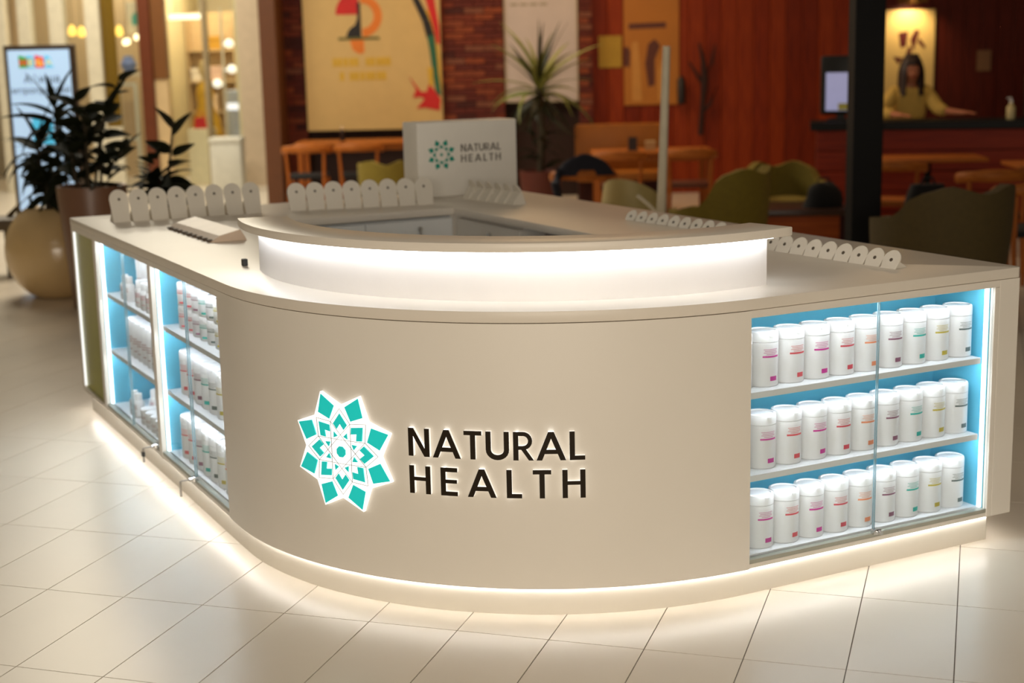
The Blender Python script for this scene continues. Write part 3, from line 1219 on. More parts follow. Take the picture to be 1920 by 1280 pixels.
def flat(parent, name, poly, mat, d=0.004, d0=-0.002):
    b = B()
    b.prism(poly, d0, d, fnb)
    return b.build(name, mat, parent)


def fan(cx, cz, r, a0, a1, n=14):
    return [(cx + r * math.cos(math.radians(a0 + (a1 - a0) * k / n)), cz + r * math.sin(math.radians(a0 + (a1 - a0) * k / n))) for k in range(n + 1)]


red_p, black_p, yel_p, grn_p, org_p = (M('board_red', rgb(200, 22, 16), rough=0.5), M('board_black', rgb(20, 12, 10), rough=0.5), M('board_amber', rgb(214, 150, 40), rough=0.5), M('board_green', rgb(30, 96, 66), rough=0.5), M('board_orange', rgb(220, 120, 30), rough=0.5))
yel2 = M('board_yellow', rgb(206, 164, 40), rough=0.5)
ex, ez = 0.68, 2.27           # centre of the bird emblem
flat(tb, 'bird_head', [(ex, ez)] + fan(ex, ez, 0.28, 90, 180), red_p)
flat(tb, 'bird_body', [(ex - 0.02, ez + 0.14), (ex - 0.02, ez - 0.05)] + fan(ex, ez - 0.28, 0.16, 110, 180) + [(ex + 0.02, ez - 0.28), (ex + 0.02, ez + 0.14)], black_p, 0.006)
b = B()
for k_ in range(12):
    f0, f1 = fan(ex + 0.03, ez - 0.02, 0.25, -88 + 15 * k_, -73 + 15 * k_, 1), fan(ex + 0.03, ez - 0.02, 0.15, -88 + 15 * k_, -73 + 15 * k_, 1)
    b.prism([f0[0], f0[1], f1[1], f1[0]], -0.002, 0.004, fnb)
b.build('bird_beak', org_p, tb)
flat(tb, 'branch', [(ex - 0.26, ez - 0.30), (ex + 0.24, ez - 0.30), (ex + 0.24, ez - 0.27), (ex - 0.26, ez - 0.27)], M('board_moss', rgb(96, 92, 30), rough=0.5), 0.007)
flat(tb, 'bird_tail', [(ex - 0.12, ez - 0.305), (ex + 0.05, ez - 0.305)] + [(ex + 0.05, ez - 0.46), (ex - 0.02, ez - 0.47), (ex - 0.09, ez - 0.42)], org_p)
for row, (xs, zz) in enumerate((((0.34, 0.40, 0.47, 0.54, 0.60, 0.74, 0.80, 0.87, 0.93, 0.99), 1.655), ((0.42, 0.54, 0.60, 0.67, 0.74, 0.80, 0.87, 0.93), 1.485))):
    b = B()
    for q, x in enumerate(xs):
        b.prism([(x, zz), (x + 0.052, zz), (x + 0.052, zz + 0.10), (x, zz + 0.10)], -0.002, 0.004, fnb)
    tag(b.build('print_line', yel2, tb), kind='stuff')
# feathers sweeping down the right edge
def sweep(name, pts, w0, w1, mat, d):
    b = B()
    n = len(pts)
    for i in range(n - 1):
        p, q = Vector(pts[i]), Vector(pts[i + 1])
        nn = Vector((-(q - p).y, (q - p).x)).normalized()
        a_, c_ = w0 + (w1 - w0) * i / (n - 1), w0 + (w1 - w0) * (i + 1) / (n - 1)
        b.prism([tuple(p - nn * a_), tuple(p + nn * a_), tuple(q + nn * c_), tuple(q - nn * c_)], -0.002, d, fnb)
    return b.build(name, mat, tb)


sweep('black_feather', [(1.26, 2.75), (1.38, 2.42), (1.49, 2.18), (1.54, 1.98)], 0.035, 0.05, black_p, 0.004)
sweep('green_feather', [(1.54, 2.0), (1.565, 1.80), (1.585, 1.55), (1.62, 1.28)], 0.045, 0.03, grn_p, 0.005)
sweep('yellow_feather', [(1.50, 2.3), (1.60, 1.95), (1.62, 1.7), (1.63, 1.35)], 0.03, 0.02, yel2, 0.003)
sweep('red_feather', [(1.44, 2.85), (1.54, 2.45), (1.61, 2.1), (1.63, 1.9)], 0.07, 0.02, red_p, 0.006)
sweep('amber_feather', [(1.52, 1.62), (1.53, 1.40)], 0.035, 0.025, yel2, 0.006)
flat(tb, 'red_leaf', [(1.26, 1.52), (1.34, 1.36), (1.30, 1.26), (1.40, 1.27), (1.44, 1.24), (1.34, 1.13), (1.44, 1.14), (1.62, 1.10), (1.64, 1.24), (1.56, 1.36), (1.50, 1.42), (1.47, 1.33), (1.40, 1.33)], red_p, 0.008)

# notes and poster on the timber wall
b = B()
b.box(0, 0.285, -0.004, 0.0, 0, 0.385)
tag(hbuild(b, 'paper_note', M('yellow_paper', rgb(176, 140, 40), rough=0.6), u=1.15, v=WV - 0.04, z=1.565), 'yellow paper sheet pinned on the timber wall left of the poster', 'note')
t = hthing('wall_poster', 'tall amber poster with dark figures on the timber wall', 'poster', 1.46, WV - 0.04, 1.10)
b = B()
b.box(0, 0.68, -0.012, 0, 0, 2.0, 0.003)
b.build('sheet', M('amber_poster', rgb(180, 112, 26), rough=0.5, vary=0.06, scale=2.5), t)
fig = M('poster_figure_dark', rgb(92, 42, 20), rough=0.5)
pale = M('poster_figure_pale', rgb(200, 140, 60), rough=0.5)
for nm, poly, mm in (('headline', [(0.06, 0.92), (0.52, 0.93), (0.52, 1.0), (0.06, 0.99)], fig), ('figure', [(0.0, 0.48), (0.07, 0.46), (0.08, 0.66), (0.04, 0.72), (0.0, 0.70)], fig),
                     ('figure', [(0.30, 0.22), (0.38, 0.24), (0.38, 0.55), (0.45, 0.72), (0.38, 0.80), (0.30, 0.74), (0.26, 0.5)], fig), ('figure', [(0.10, 0.05), (0.22, 0.05), (0.20, 0.5), (0.17, 0.78), (0.10, 0.76)], pale),
                     ('figure', [(0.42, 0.05), (0.54, 0.05), (0.53, 0.48), (0.46, 0.55), (0.42, 0.4)], pale)):
    b = B()
    b.prism(poly, 0.010, 0.0135, lambda x, z, d: (x, -d, z))
    b.build(nm, mm, t)

# picture in the niche behind the bar, with its own lamp
t = hthing('framed_picture', 'pale picture of dark red flowers under a picture lamp behind the bar', 'picture', 4.62, WV - 0.05, 1.12)
b = B()
b.box(0, 0.66, -0.03, 0, 0, 1.06, 0.004)
b.build('canvas', M('picture_cream', rgb(214, 184, 116), rough=0.5, vary=0.04, scale=3), t)
flw = M('picture_flower_dark_red', rgb(86, 26, 22), rough=0.5)
for poly in ([(0.21, 0.78), (0.33, 0.80), (0.31, 0.62), (0.24, 0.60)], [(0.40, 0.55), (0.47, 0.80), (0.42, 0.82), (0.36, 0.70)], [(0.45, 0.66), (0.54, 0.58), (0.55, 0.62), (0.47, 0.72)], [(0.28, 0.45), (0.34, 0.62), (0.38, 0.60), (0.36, 0.45)], [(0.15, 0.50), (0.28, 0.48), (0.22, 0.40)]):
    b = B()
    b.prism(poly, 0.028, 0.032, lambda x, z, d: (x, -d, z))
    b.build('flower', flw, t)
b = B()
b.tube([(0.33, -0.02, 1.12), (0.33, -0.14, 1.20), (0.33, -0.20, 1.17)], 0.012, 8)
b.tube([(0.15, -0.20, 1.16), (0.51, -0.20, 1.16)], 0.022, 10)
b.build('picture_lamp', M('brass', rgb(120, 84, 40), rough=0.4, metal=0.7), t)
sp = bpy.data.lights.new('picture_lamp_light', 'SPOT')
sp.energy, sp.color, sp.spot_size, sp.spot_blend, sp.shadow_soft_size = 26, (1.0, 0.74, 0.42), math.radians(120), 0.8, 0.04
so = bpy.data.objects.new('picture_lamp_light', sp)
COL.objects.link(so)
so.location = hall(4.95, WV - 0.34, 2.26)
so.rotation_euler = (Vector(hall(4.95, WV, 1.75)) - so.location).to_track_quat('-Z', 'Y').to_euler()
b = B()
b.box(0, 0.17, -0.008, 0, 0, 0.25)
tag(hbuild(b, 'paper_notice', M('tan_paper', rgb(120, 84, 52), rough=0.6), u=5.82, v=WV - 0.04, z=1.42), 'small tan notice pinned on the dark wall right of the picture', 'note')

# driftwood branch on the timber wall and a dark wall lamp
for (pts, lab, uu1) in (([(0, -0.05, 0.72), (0.02, -0.07, 1.05), (0.05, -0.06, 1.4), (0.03, -0.07, 1.62), (-0.02, -0.05, 1.84)], 'twisted dark branch fixed upright on the timber wall', 2.40),):
    t = hthing('driftwood_branch', lab, 'branch', uu1, WV - 0.05)
    bark = M('dark_bark', rgb(48, 20, 12), rough=0.8, bump=0.3, scale=30)
    b = B()
    b.tube(pts, [0.035, 0.03, 0.045, 0.03, 0.012], 8)
    b.build('trunk', bark, t, smooth=True)
    for q in (((0.04, -0.06, 1.32), (-0.06, -0.08, 1.48), (-0.15, -0.06, 1.62)), ((0.05, -0.06, 1.42), (0.14, -0.06, 1.6), (0.18, -0.05, 1.82)), ((0.02, -0.07, 1.0), (0.12, -0.07, 1.1), (0.2, -0.06, 1.3))):
        b = B()
        b.tube(q, [0.024, 0.02, 0.010], 7)
        b.build('twig', bark, t, smooth=True)
t = hthing('wall_sconce', 'dark wall lamp hanging at the lower right of the amber poster', 'lamp', 2.16, WV - 0.05, 1.1)
b = B()
b.lathe([(0.03, 0.0), (0.05, 0.02), (0.05, 0.30), (0.02, 0.34)], c=(0, -0.07, 0), seg=14)
b.build('shade', M('sconce_dark', rgb(26, 16, 12), rough=0.5), t, smooth=True)
b = B()
b.box(-0.02, 0.02, -0.03, 0, 0.12, 0.2)
b.build('mount', MATS['sconce_dark'], t)

# ================================================================== CAFE FURNITURE
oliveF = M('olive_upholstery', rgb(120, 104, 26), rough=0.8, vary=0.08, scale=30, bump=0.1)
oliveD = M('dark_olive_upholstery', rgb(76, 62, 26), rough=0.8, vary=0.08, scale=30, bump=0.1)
navyF = M('navy_fabric', rgb(14, 16, 34), rough=0.8, vary=0.1, scale=30)
black_m = M('black_powder_coat', rgb(12, 12, 13), rough=0.65, spec=0.2)
black_soft = M('black_soft_cloth', rgb(14, 13, 16), rough=0.85, vary=0.1, scale=25, bump=0.1)


def tub_chair(label, u, v, turn, mat, w=0.70, back=0.82, arm=0.58, group=None, name='tub_armchair'):
    """rounded upholstered armchair; opens toward local -y"""
    t = hthing(name, label, 'armchair', u, v, 0.0, turn, group)
    r = w / 2
    rows = []
    n = 28
    for q in range(9):
        f = q / 8.0
        row = []
        for k in range(n + 1):
            a = math.radians(-40 + 260 * k / n)
            sb_ = min(1.0, max(0.0, (math.sin(a) - 0.10) / 0.45))
            topz = arm + (back - arm) * (0.5 - 0.5 * math.cos(PI * sb_)) + 0.025 * math.cos(6 * a)
            z = 0.22 + (topz - 0.22) * f
            rad = r * (0.86 + 0.14 * f) + 0.015 * math.sin(PI * f)
            row.append((rad * math.cos(a), rad * 0.95 * math.sin(a), z))
        rows.append(row)
    b = B()
    b.grid(rows, thick=-0.07)
    b.build('shell', mat, t, smooth=True, bevel=0)
    b = B()
    b.lathe([(r * 0.55, 0.22), (r * 0.80, 0.24), (r * 0.84, 0.36), (r * 0.78, 0.43), (r * 0.4, 0.45)], c=(0, -0.03, 0), seg=28)
    b.build('seat_cushion', mat, t, smooth=True)
    for sx in (-1, 1):
        for sy in (-1, 1):
            b = B()
            b.tube([(sx * r * 0.62, sy * r * 0.58, 0.0), (sx * r * 0.52, sy * r * 0.50, 0.23)], [0.012, 0.018], 8)
            b.build('leg', wood_mid_v, t)
    return t


tub_chair('olive tub armchair left of the low table, seen over the worktop', 1.66, 11.75, math.radians(-125), oliveF, 0.72, 0.84, 0.56)
tub_chair('olive tub armchair behind the low table, beside the black bag', 2.50, 13.35, math.radians(8), oliveF, 0.60, 0.72, 0.56)
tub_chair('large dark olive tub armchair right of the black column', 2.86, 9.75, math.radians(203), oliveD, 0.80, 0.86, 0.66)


def plank_table(name, label, u, v, turn, w, d, h, mat, legs=4, ped=False, group=None):
    t = hthing(name, label, 'table', u, v, 0, turn, group)
    b = B()
    b.box(-w / 2, w / 2, -d / 2, d / 2, h - 0.035, h, 0.008)
    b.build('table_top', mat, t, smooth=True)
    if ped:
        b = B()
        b.lathe([(0.22, 0.0), (0.22, 0.012), (0.04, 0.03), (0.03, 0.06), (0.03, h - 0.04)], seg=20)
        b.build('pedestal', black_m, t, smooth=True)
    else:
        for sx in (-1, 1):
            for sy in (-1, 1):
                b = B()
                x, y = sx * (w / 2 - 0.06), sy * (d / 2 - 0.06)
                b.box(x - 0.028, x + 0.028, y - 0.028, y + 0.028, 0, h - 0.036, 0.004)
                b.build('leg', wood_mid_v, t)
        b = B()
        b.box(-w / 2 + 0.08, w / 2 - 0.08, -d / 2 + 0.05, -d / 2 + 0.07, h - 0.10, h - 0.036)
        b.build('apron', wood_mid, t)
        b = B()
        b.box(-w / 2 + 0.08, w / 2 - 0.08, d / 2 - 0.07, d / 2 - 0.05, h - 0.10, h - 0.036)
        b.build('apron', wood_mid, t)
    return t


def wood_chair(label, u, v, turn, seat_m, mat_v=None, group=None):
    """bentwood chair with a curved back rail; front faces local -y"""
    mv = mat_v or wood_mid_v
    t = hthing('wooden_chair', label, 'chair', u, v, 0, turn, group)
    b = B()
    b.box(-0.22, 0.22, -0.21, 0.20, 0.42, 0.47, 0.018)
    b.build('seat', seat_m, t, smooth=True)
    for sx in (-1, 1):
        b = B()
        b.tube([(sx * 0.21, -0.20, 0), (sx * 0.20, -0.18, 0.42)], [0.014, 0.020], 8)
        b.build('leg', mv, t, smooth=True)
        b = B()
        b.tube([(sx * 0.21, 0.23, 0), (sx * 0.20, 0.19, 0.42), (sx * 0.215, 0.22, 0.72)], [0.014, 0.020, 0.017], 8)
        b.build('leg', mv, t, smooth=True)
    pts = []
    for k in range(13):
        a = math.radians(-20 + 220 * k / 12)
        pts.append((0.27 * math.cos(a), 0.06 + 0.20 * math.sin(a), 0.74 + 0.03 * math.sin(a)))
    b = B()
    b.tube(pts, [0.014] + [0.022] * 4 + [0.026] * 3 + [0.022] * 4 + [0.014], 8, flat=1.9)
    b.build('back_rail', mat_v or wood_mid, t, smooth=True)
    return t


# low table with box base, bag on it
t = hthing('coffee_table', 'low wooden box table with dark top between the olive armchairs', 'table', 2.36, 12.55, 0, math.radians(-3))
b = B()
b.box(-0.44, 0.44, -0.30, 0.30, 0.0, 0.395)
b.build('box_base', wood_mat('orange_box_wood', rgb(150, 66, 20), rgb(178, 88, 28), axis=0, rough=0.5), t)
for sx in (-0.448, 0.402):
    b = B()
    b.box(sx, sx + 0.046, -0.31, -0.301, 0.0, 0.395)
    b.build('corner_strip', wood_darker, t)
b = B()
b.box(-0.50, 0.50, -0.36, 0.36, 0.396, 0.45, 0.006)
b.build('table_top', M('dark_walnut_top', rgb(62, 34, 20), rough=0.35, stretch=(0.8, 8, 8), vary=0.15), t, smooth=True)
t = hthing('black_bag', 'soft black bag lying on the low table', 'bag', 2.64, 12.38, 0.45, math.radians(10))
b = B()
rows = []
for q in range(8):
    f = q / 7.0
    rows.append([((0.17 - 0.10 * f ** 1.6) * math.cos(a) * (1 + 0.08 * math.sin(3 * a + q)), (0.12 - 0.07 * f ** 1.6) * math.sin(a), 0.20 * math.sin(f * PI / 2) * (1 + 0.06 * math.sin(2 * a))) for a in [2 * PI * k / 18 for k in range(18)]])
b.grid(rows, closed=True)
b.bm.faces.new([v for v in b.bm.verts if abs(v.co.z) < 1e-6])
bmesh.ops.contextual_create(b.bm, geom=[e for e in b.bm.edges if e.is_boundary])
b.build('bag_body', black_soft, t, smooth=True)
b = B()
b.tube([(-0.09, -0.02, 0.16), (-0.06, -0.03, 0.24), (0.02, -0.03, 0.25), (0.06, -0.02, 0.17)], 0.008, 7)
b.build('strap', black_soft, t, smooth=True)

# black column
b = B()
b.box(-0.105, 0.105, -0.105, 0.105, 0, 4.2, 0.006)
o = hbuild(b, 'trim_2', black_m, kind='structure', u=2.52, v=10.5)
o['label'] = 'square black column standing in front of the bar'

# tables and chairs along the timber wall
plank_table('dining_table', 'oak dining table against the timber wall behind the white post', 1.50, 15.5, 0, 1.25, 0.70, 0.75, wood_mid)
wood_chair('oak chair at the near side of the table behind the white post', 1.80, 14.85, math.radians(180), M('brown_seat', rgb(90, 40, 18), rough=0.6))
wood_chair('oak chair at the left near corner of the table behind the white post', 1.12, 14.75, math.radians(172), MATS['brown_seat'])
t = hthing('menu_stand', 'dark menu card standing on the table behind the white post', 'menu', 1.30, 15.45, 0.75)
b = B()
b.prism([(-0.04, 0.0), (0.04, 0.0), (0.0, 0.14)], -0.045, 0.045, lambda y, z, x: (x, y, z))
b.build('card', M('menu_dark', rgb(40, 24, 18), rough=0.5), t)
b = B()
b.box(-0.06, 0.06, -0.045, 0.045, -0.0005, 0.006)
b.build('base', black_m, t)
t = hthing('napkin_holder', 'cream napkin holder on the table behind the white post', 'holder', 1.48, 15.42, 0.75)
b = B()
b.box(-0.055, 0.055, -0.03, 0.03, 0, 0.012, 0.003)
b.box(-0.055, 0.055, -0.03, -0.024, 0.01, 0.09, 0.002)
b.box(-0.055, 0.055, 0.024, 0.03, 0.01, 0.09, 0.002)
b.build('holder', M('cream_ceramic', rgb(190, 150, 90), rough=0.4), t)
b = B()
b.box(-0.05, 0.05, -0.022, 0.022, 0.012, 0.10)
b.build('napkins', M('napkin_cream', rgb(214, 190, 140), rough=0.8), t)
# padded bench back behind that table
t = hthing('padded_bench', 'amber padded bench along the timber wall behind the oak table', 'bench', 1.15, 16.3)
b = B()
b.box(-0.40, 0.60, -0.25, 0.25, 0.38, 0.48, 0.02)
b.build('seat', M('amber_leather', rgb(160, 96, 22), rough=0.5), t, smooth=True)
b = B()
b.box(-0.40, 0.60, 0.16, 0.26, 0.46, 0.98, 0.03)
b.build('backrest', MATS['amber_leather'], t, smooth=True)
b = B()
b.box(-0.38, 0.58, -0.2, 0.22, 0.0, 0.379)
b.build('base', wood_darker, t)

# navy cushioned chair near the palm
wood_chair('wooden chair with a dark navy coat over its back, before the palm', 0.64, 12.6, math.radians(176), navyF)
t = hthing('navy_coat', 'dark navy coat heaped over the chair back before the palm', 'coat', 0.64, 12.38, 0.70)
b = B()
rows = []
for q in range(7):
    f = q / 6.0
    rows.append([((0.24 - 0.13 * f) * math.cos(a) * (1 + 0.10 * math.sin(2 * a + 1)), (0.06 - 0.03 * f) * math.sin(a), 0.06 + 0.18 * math.sin(f * PI / 2) * (1 - 0.25 * math.cos(a) ** 2)) for a in [2 * PI * k / 16 for k in range(16)]])
b.grid(rows, closed=True)
bmesh.ops.contextual_create(b.bm, geom=[e for e in b.bm.edges if e.is_boundary and e.verts[0].co.z > 0.15])
b.build('coat_body', navyF, t, smooth=True)
b = B()
b.tube([(-0.2, 0, 0.10), (-0.25, -0.04, 0.0), (-0.22, -0.05, -0.14)], [0.045, 0.04, 0.03], 8)
b.build('sleeve', navyF, t, smooth=True)
plank_table('side_table', 'small oak table at the near end of the coat chair', 0.36, 11.1, math.radians(4), 0.7, 0.5, 0.60, wood_mid)

# white spindle chair and white post
wp = M('white_paint', rgb(206, 196, 172), rough=0.45)
t = hthing('white_shell_chair', 'cream shell chair beside the white post', 'chair', 0.96, 11.45, 0, math.radians(150))
rows = []
for q in range(7):
    f = q / 6.0
    rows.append([((0.25 - 0.05 * f) * math.cos(a), (0.24 - 0.02 * f) * math.sin(a), 0.44 + (0.24 + 0.14 * max(0, math.sin(a))) * f) for a in [math.radians(-30 + 240 * k / 16) for k in range(17)]])
b = B()
b.grid(rows, thick=-0.02)
b.build('shell', M('cream_shell', rgb(176, 160, 104), rough=0.5), t, smooth=True)
b = B()
b.lathe([(0.10, 0.415), (0.23, 0.42), (0.24, 0.445), (0.1, 0.45)], seg=22)
b.build('seat', MATS['cream_shell'], t, smooth=True)
for sx in (-1, 1):
    for sy in (-1, 1):
        b = B()
        b.tube([(sx * 0.21, sy * 0.20, 0), (sx * 0.13, sy * 0.13, 0.42)], [0.012, 0.017], 8)
        b.build('leg', wood_mid_v, t)
t = hthing('white_post', 'slender white post with a sloping brace standing behind the counter', 'post', 1.0, 9.5, 0)
b = B()
b.tube([(-0.045, 0, 0.02), (0.018, 0, 1.80)], [0.034, 0.024], 12)
b.build('pole', wp, t, smooth=True)
b = B()
b.tube([(-0.02, 0, 0.72), (-0.10, 0.03, 0.80), (-0.17, 0.05, 0.86)], 0.012, 8)
b.build('brace', wp, t, smooth=True)
b = B()
b.lathe([(0.17, 0.0), (0.17, 0.015), (0.05, 0.035), (0.035, 0.06)], c=(-0.045, 0, 0), seg=20)
b.build('base', wp, t, smooth=True)

# table, chairs and armchair below the cream board
plank_table('dining_table', 'oak dining table below the cream board', -1.72, 17.6, 0, 1.5, 0.7, 0.80, wood_mid)
wood_chair('oak chair with black seat at the left of the table below the board', -2.28, 16.95, math.radians(180), black_soft)
wood_chair('oak chair with black seat beside the olive seat below the board', -1.70, 17.0, math.radians(184), black_soft)
tub_chair('olive low armchair below the cream board, left of the sign box', -1.24, 16.0, math.radians(170), oliveF, 0.62, 0.66, 0.62)
t = hthing('pepper_mill', 'small dark pepper mill on the table below the cream board', 'mill', -1.93, 17.45, 0.80)
b = B()
b.lathe([(0.03, 0), (0.032, 0.02), (0.018, 0.06), (0.026, 0.10), (0.02, 0.13), (0.006, 0.15)], seg=14)
b.build('body', M('mill_dark', rgb(40, 18, 10), rough=0.4), t, smooth=True)
b = B()
b.lathe([(0.012, 0.15), (0.016, 0.16), (0.006, 0.175)], seg=12)
b.build('knob', chrome, t, smooth=True)

# tables and chairs in front of the bar
plank_table('cafe_table', 'long oak table top on a black pedestal before the bar', 3.85, 13.6, math.radians(-4), 0.95, 0.6, 0.76, wood_mid, ped=True)
plank_table('cafe_table', 'oak table at the right picture edge before the bar', 4.75, 12.6, math.radians(-4), 0.95, 0.6, 0.76, wood_mid, ped=True)
wood_chair('oak chair just right of the black column', 3.32, 12.75, math.radians(160), wood_mid)
wood_chair('oak chair with broad curved rail behind the large olive armchair', 3.78, 11.6, math.radians(176), black_soft)
wood_chair('oak chair at the right picture edge beside the large olive armchair', 3.66, 10.55, math.radians(200), black_soft)
t = hthing('black_backpack', 'black backpack standing on a chair beside the large olive armchair', 'backpack', 3.30, 11.75, 0.0)
b = B()
rows = []
for q in range(9):
    f = q / 8.0
    wv = 0.17 * (1 - 0.25 * f ** 3)
    rows.append([(wv * math.copysign(abs(math.cos(a)) ** 0.6, math.cos(a)) + 0.03 * f, 0.10 * math.copysign(abs(math.sin(a)) ** 0.6, math.sin(a)) * (1 - 0.3 * f ** 2), 0.35 + 0.33 * f) for a in [2 * PI * k / 20 for k in range(20)]])
b.grid(rows, closed=True)
bmesh.ops.contextual_create(b.bm, geom=[e for e in b.bm.edges if e.is_boundary and e.verts[0].co.z > 0.6])
bmesh.ops.contextual_create(b.bm, geom=[e for e in b.bm.edges if e.is_boundary and e.verts[0].co.z < 0.4])
b.build('pack_body', black_soft, t, smooth=True)
b = B()
b.tube([(-0.03, 0, 0.67), (0.0, 0, 0.73), (0.07, 0, 0.73), (0.09, 0, 0.67)], 0.010, 8)
b.build('handle', black_soft, t, smooth=True)
t2 = hthing('low_stool', 'low black stool under the backpack', 'stool', 3.30, 11.75, 0)
b = B()
b.lathe([(0.10, 0.31), (0.17, 0.315), (0.17, 0.345), (0.1, 0.349)], seg=20)
b.build('seat', black_m, t2, smooth=True)
for k in range(4):
    a = PI / 4 + k * PI / 2
    b = B()
    b.tube([(0.15 * math.cos(a), 0.15 * math.sin(a), 0), (0.10 * math.cos(a), 0.10 * math.sin(a), 0.315)], 0.012, 8)
    b.build('leg', black_m, t2)

# bar counter
BT = math.radians(-11)
bc = hthing('bar_counter', 'long timber bar with a thick black top behind the column', 'bar counter', 2.95, 14.2, 0, BT)
b = B()
b.box(-0.06, 6.5, -0.10, 0.50, 0.985, 1.06, 0.006)
b.build('bar_top', M('black_stone_top', rgb(12, 13, 13), rough=0.5, spec=0.2), bc)
b = B()
b.box(0.0, 6.4, 0.02, 0.45, 0.0, 0.984)
b.build('body', wood_darker, bc)
bar_b = wood_mat('bar_board_red', rgb(120, 30, 10), rgb(150, 48, 16), axis=0, rough=0.45)
for k in range(5):
    b = B()
    b.box(0.0, 6.4, -0.005 - 0.004 * (k % 2), 0.019, 0.02 + 0.193 * k, 0.02 + 0.193 * k + 0.186, 0.004, 1)
    b.build('board', bar_b, bc)


def on_bar(x, y, z=1.06):
    c_, s_ = math.cos(BT), math.sin(BT)
    return 2.95 + x * c_ - y * s_, 14.2 + x * s_ + y * c_


u_, v_ = on_bar(0.22, 0.18)
t = hthing('till_monitor', 'dark till with a pale lit screen on the bar left of the column', 'monitor', u_, v_, 1.06, math.radians(-22))
b = B()
b.box(-0.20, 0.20, 0.0, 0.06, 0.06, 0.62, 0.03)
b.build('housing', black_plastic, t, smooth=True)
b = B()
b.box(-0.14, 0.14, -0.004, 0.001, 0.10, 0.46, 0.001)
b.build('screen', M('till_screen', rgb(150, 150, 185), rough=0.3, emit=0.55, ecol=rgb(160, 162, 200)), t)
b = B()
b.box(-0.02, 0.13, -0.006, -0.0042, 0.105, 0.17)
b.build('screen_icon', M('till_icon', rgb(150, 140, 60), rough=0.3, emit=0.2, ecol=rgb(150, 140, 60)), t)
b = B()
b.box(-0.12, 0.12, -0.04, 0.14, 0.0, 0.025, 0.006)
b.box(-0.04, 0.04, 0.02, 0.06, 0.02, 0.08)
b.build('foot', black_plastic, t)
u_, v_ = on_bar(1.78, 0.12)
t = hthing('soap_bottle', 'cream pump bottle standing on the bar', 'bottle', u_, v_, 1.0585)
b = B()
b.lathe([(0.036, 0), (0.04, 0.01), (0.04, 0.11), (0.018, 0.14), (0.016, 0.155)], seg=16)
b.build('body', M('cream_bottle', rgb(206, 190, 140), rough=0.4), t, smooth=True)
b = B()
b.lathe([(0.017, 0.155), (0.017, 0.175), (0.006, 0.178), (0.006, 0.20)], seg=12)
b.tube([(0, 0, 0.198), (-0.04, 0, 0.196)], 0.006, 8)
b.build('pump', can_white, t, smooth=True)
u_, v_ = on_bar(2.25, 0.22)
t = hthing('coffee_machine', 'black coffee machine at the right end of the bar', 'coffee machine', u_, v_, 1.0585)
b = B()
b.box(-0.26, 0.40, -0.05, 0.30, 0.0, 0.06, 0.01)
b.box(-0.26, 0.40, 0.12, 0.30, 0.06, 0.40, 0.01)
b.box(-0.26, 0.40, -0.08, 0.30, 0.26, 0.42, 0.02)
b.build('housing', black_plastic, t, smooth=True)
for sx in (-0.08, 0.2):
    b = B()
    b.lathe([(0.03, 0.19), (0.035, 0.2), (0.035, 0.26)], c=(sx, 0.02, 0), seg=14)
    b.build('group_head', chrome, t, smooth=True)
b = B()
b.tube([(-0.25, -0.02, 0.36), (-0.27, -0.10, 0.30), (-0.25, -0.12, 0.16)], 0.008, 8)
b.build('steam_wand', chrome, t, smooth=True)


# ================================================================== PERSON BEHIND THE BAR
def skin_mesh(name, joints, edges, radii, mat, parent, root=0, sub=2):
    me = bpy.data.meshes.new(name)
    me.from_pydata(joints, edges, [])
    o = bpy.data.objects.new(name, me)
    COL.objects.link(o)
    sk = o.modifiers.new('skin', 'SKIN')
    sk.use_smooth_shade = True
    for i, r in enumerate(radii):
        d = me.skin_vertices[0].data[i]
        d.radius = r if isinstance(r, tuple) else (r, r)
        d.use_root = (i == root)
    ss = o.modifiers.new('sub', 'SUBSURF')
    ss.levels = ss.render_levels = sub
    dg = bpy.context.evaluated_depsgraph_get()
    ev = bpy.data.meshes.new_from_object(o.evaluated_get(dg))
    bpy.data.objects.remove(o, do_unlink=True)
    n = bpy.data.objects.new(name, ev)
    ev.materials.clear()
    ev.materials.append(mat)
    for p in ev.polygons:
        p.use_smooth = True
    COL.objects.link(n)
    n.parent = parent
    return n


skin_m = M('skin', rgb(190, 118, 84), rough=0.5, vary=0.05)
blouse = M('cream_blouse', rgb(206, 170, 84), rough=0.75, vary=0.06, scale=20, bump=0.1)
hair_m = M('dark_brown_hair', rgb(42, 20, 14), rough=0.5, vary=0.2, scale=40, stretch=(8, 8, 0.6))
pe = hthing('person', 'person with long dark hair in a cream blouse reaching along the bar', 'person', 4.06, 15.05, 0, math.radians(-6))
J, E_, R_s = [], [], []


def jv(p, r, frm=None):
    J.append(p)
    R_s.append(r)
    if frm is not None:
        E_.append((frm, len(J) - 1))
    return len(J) - 1


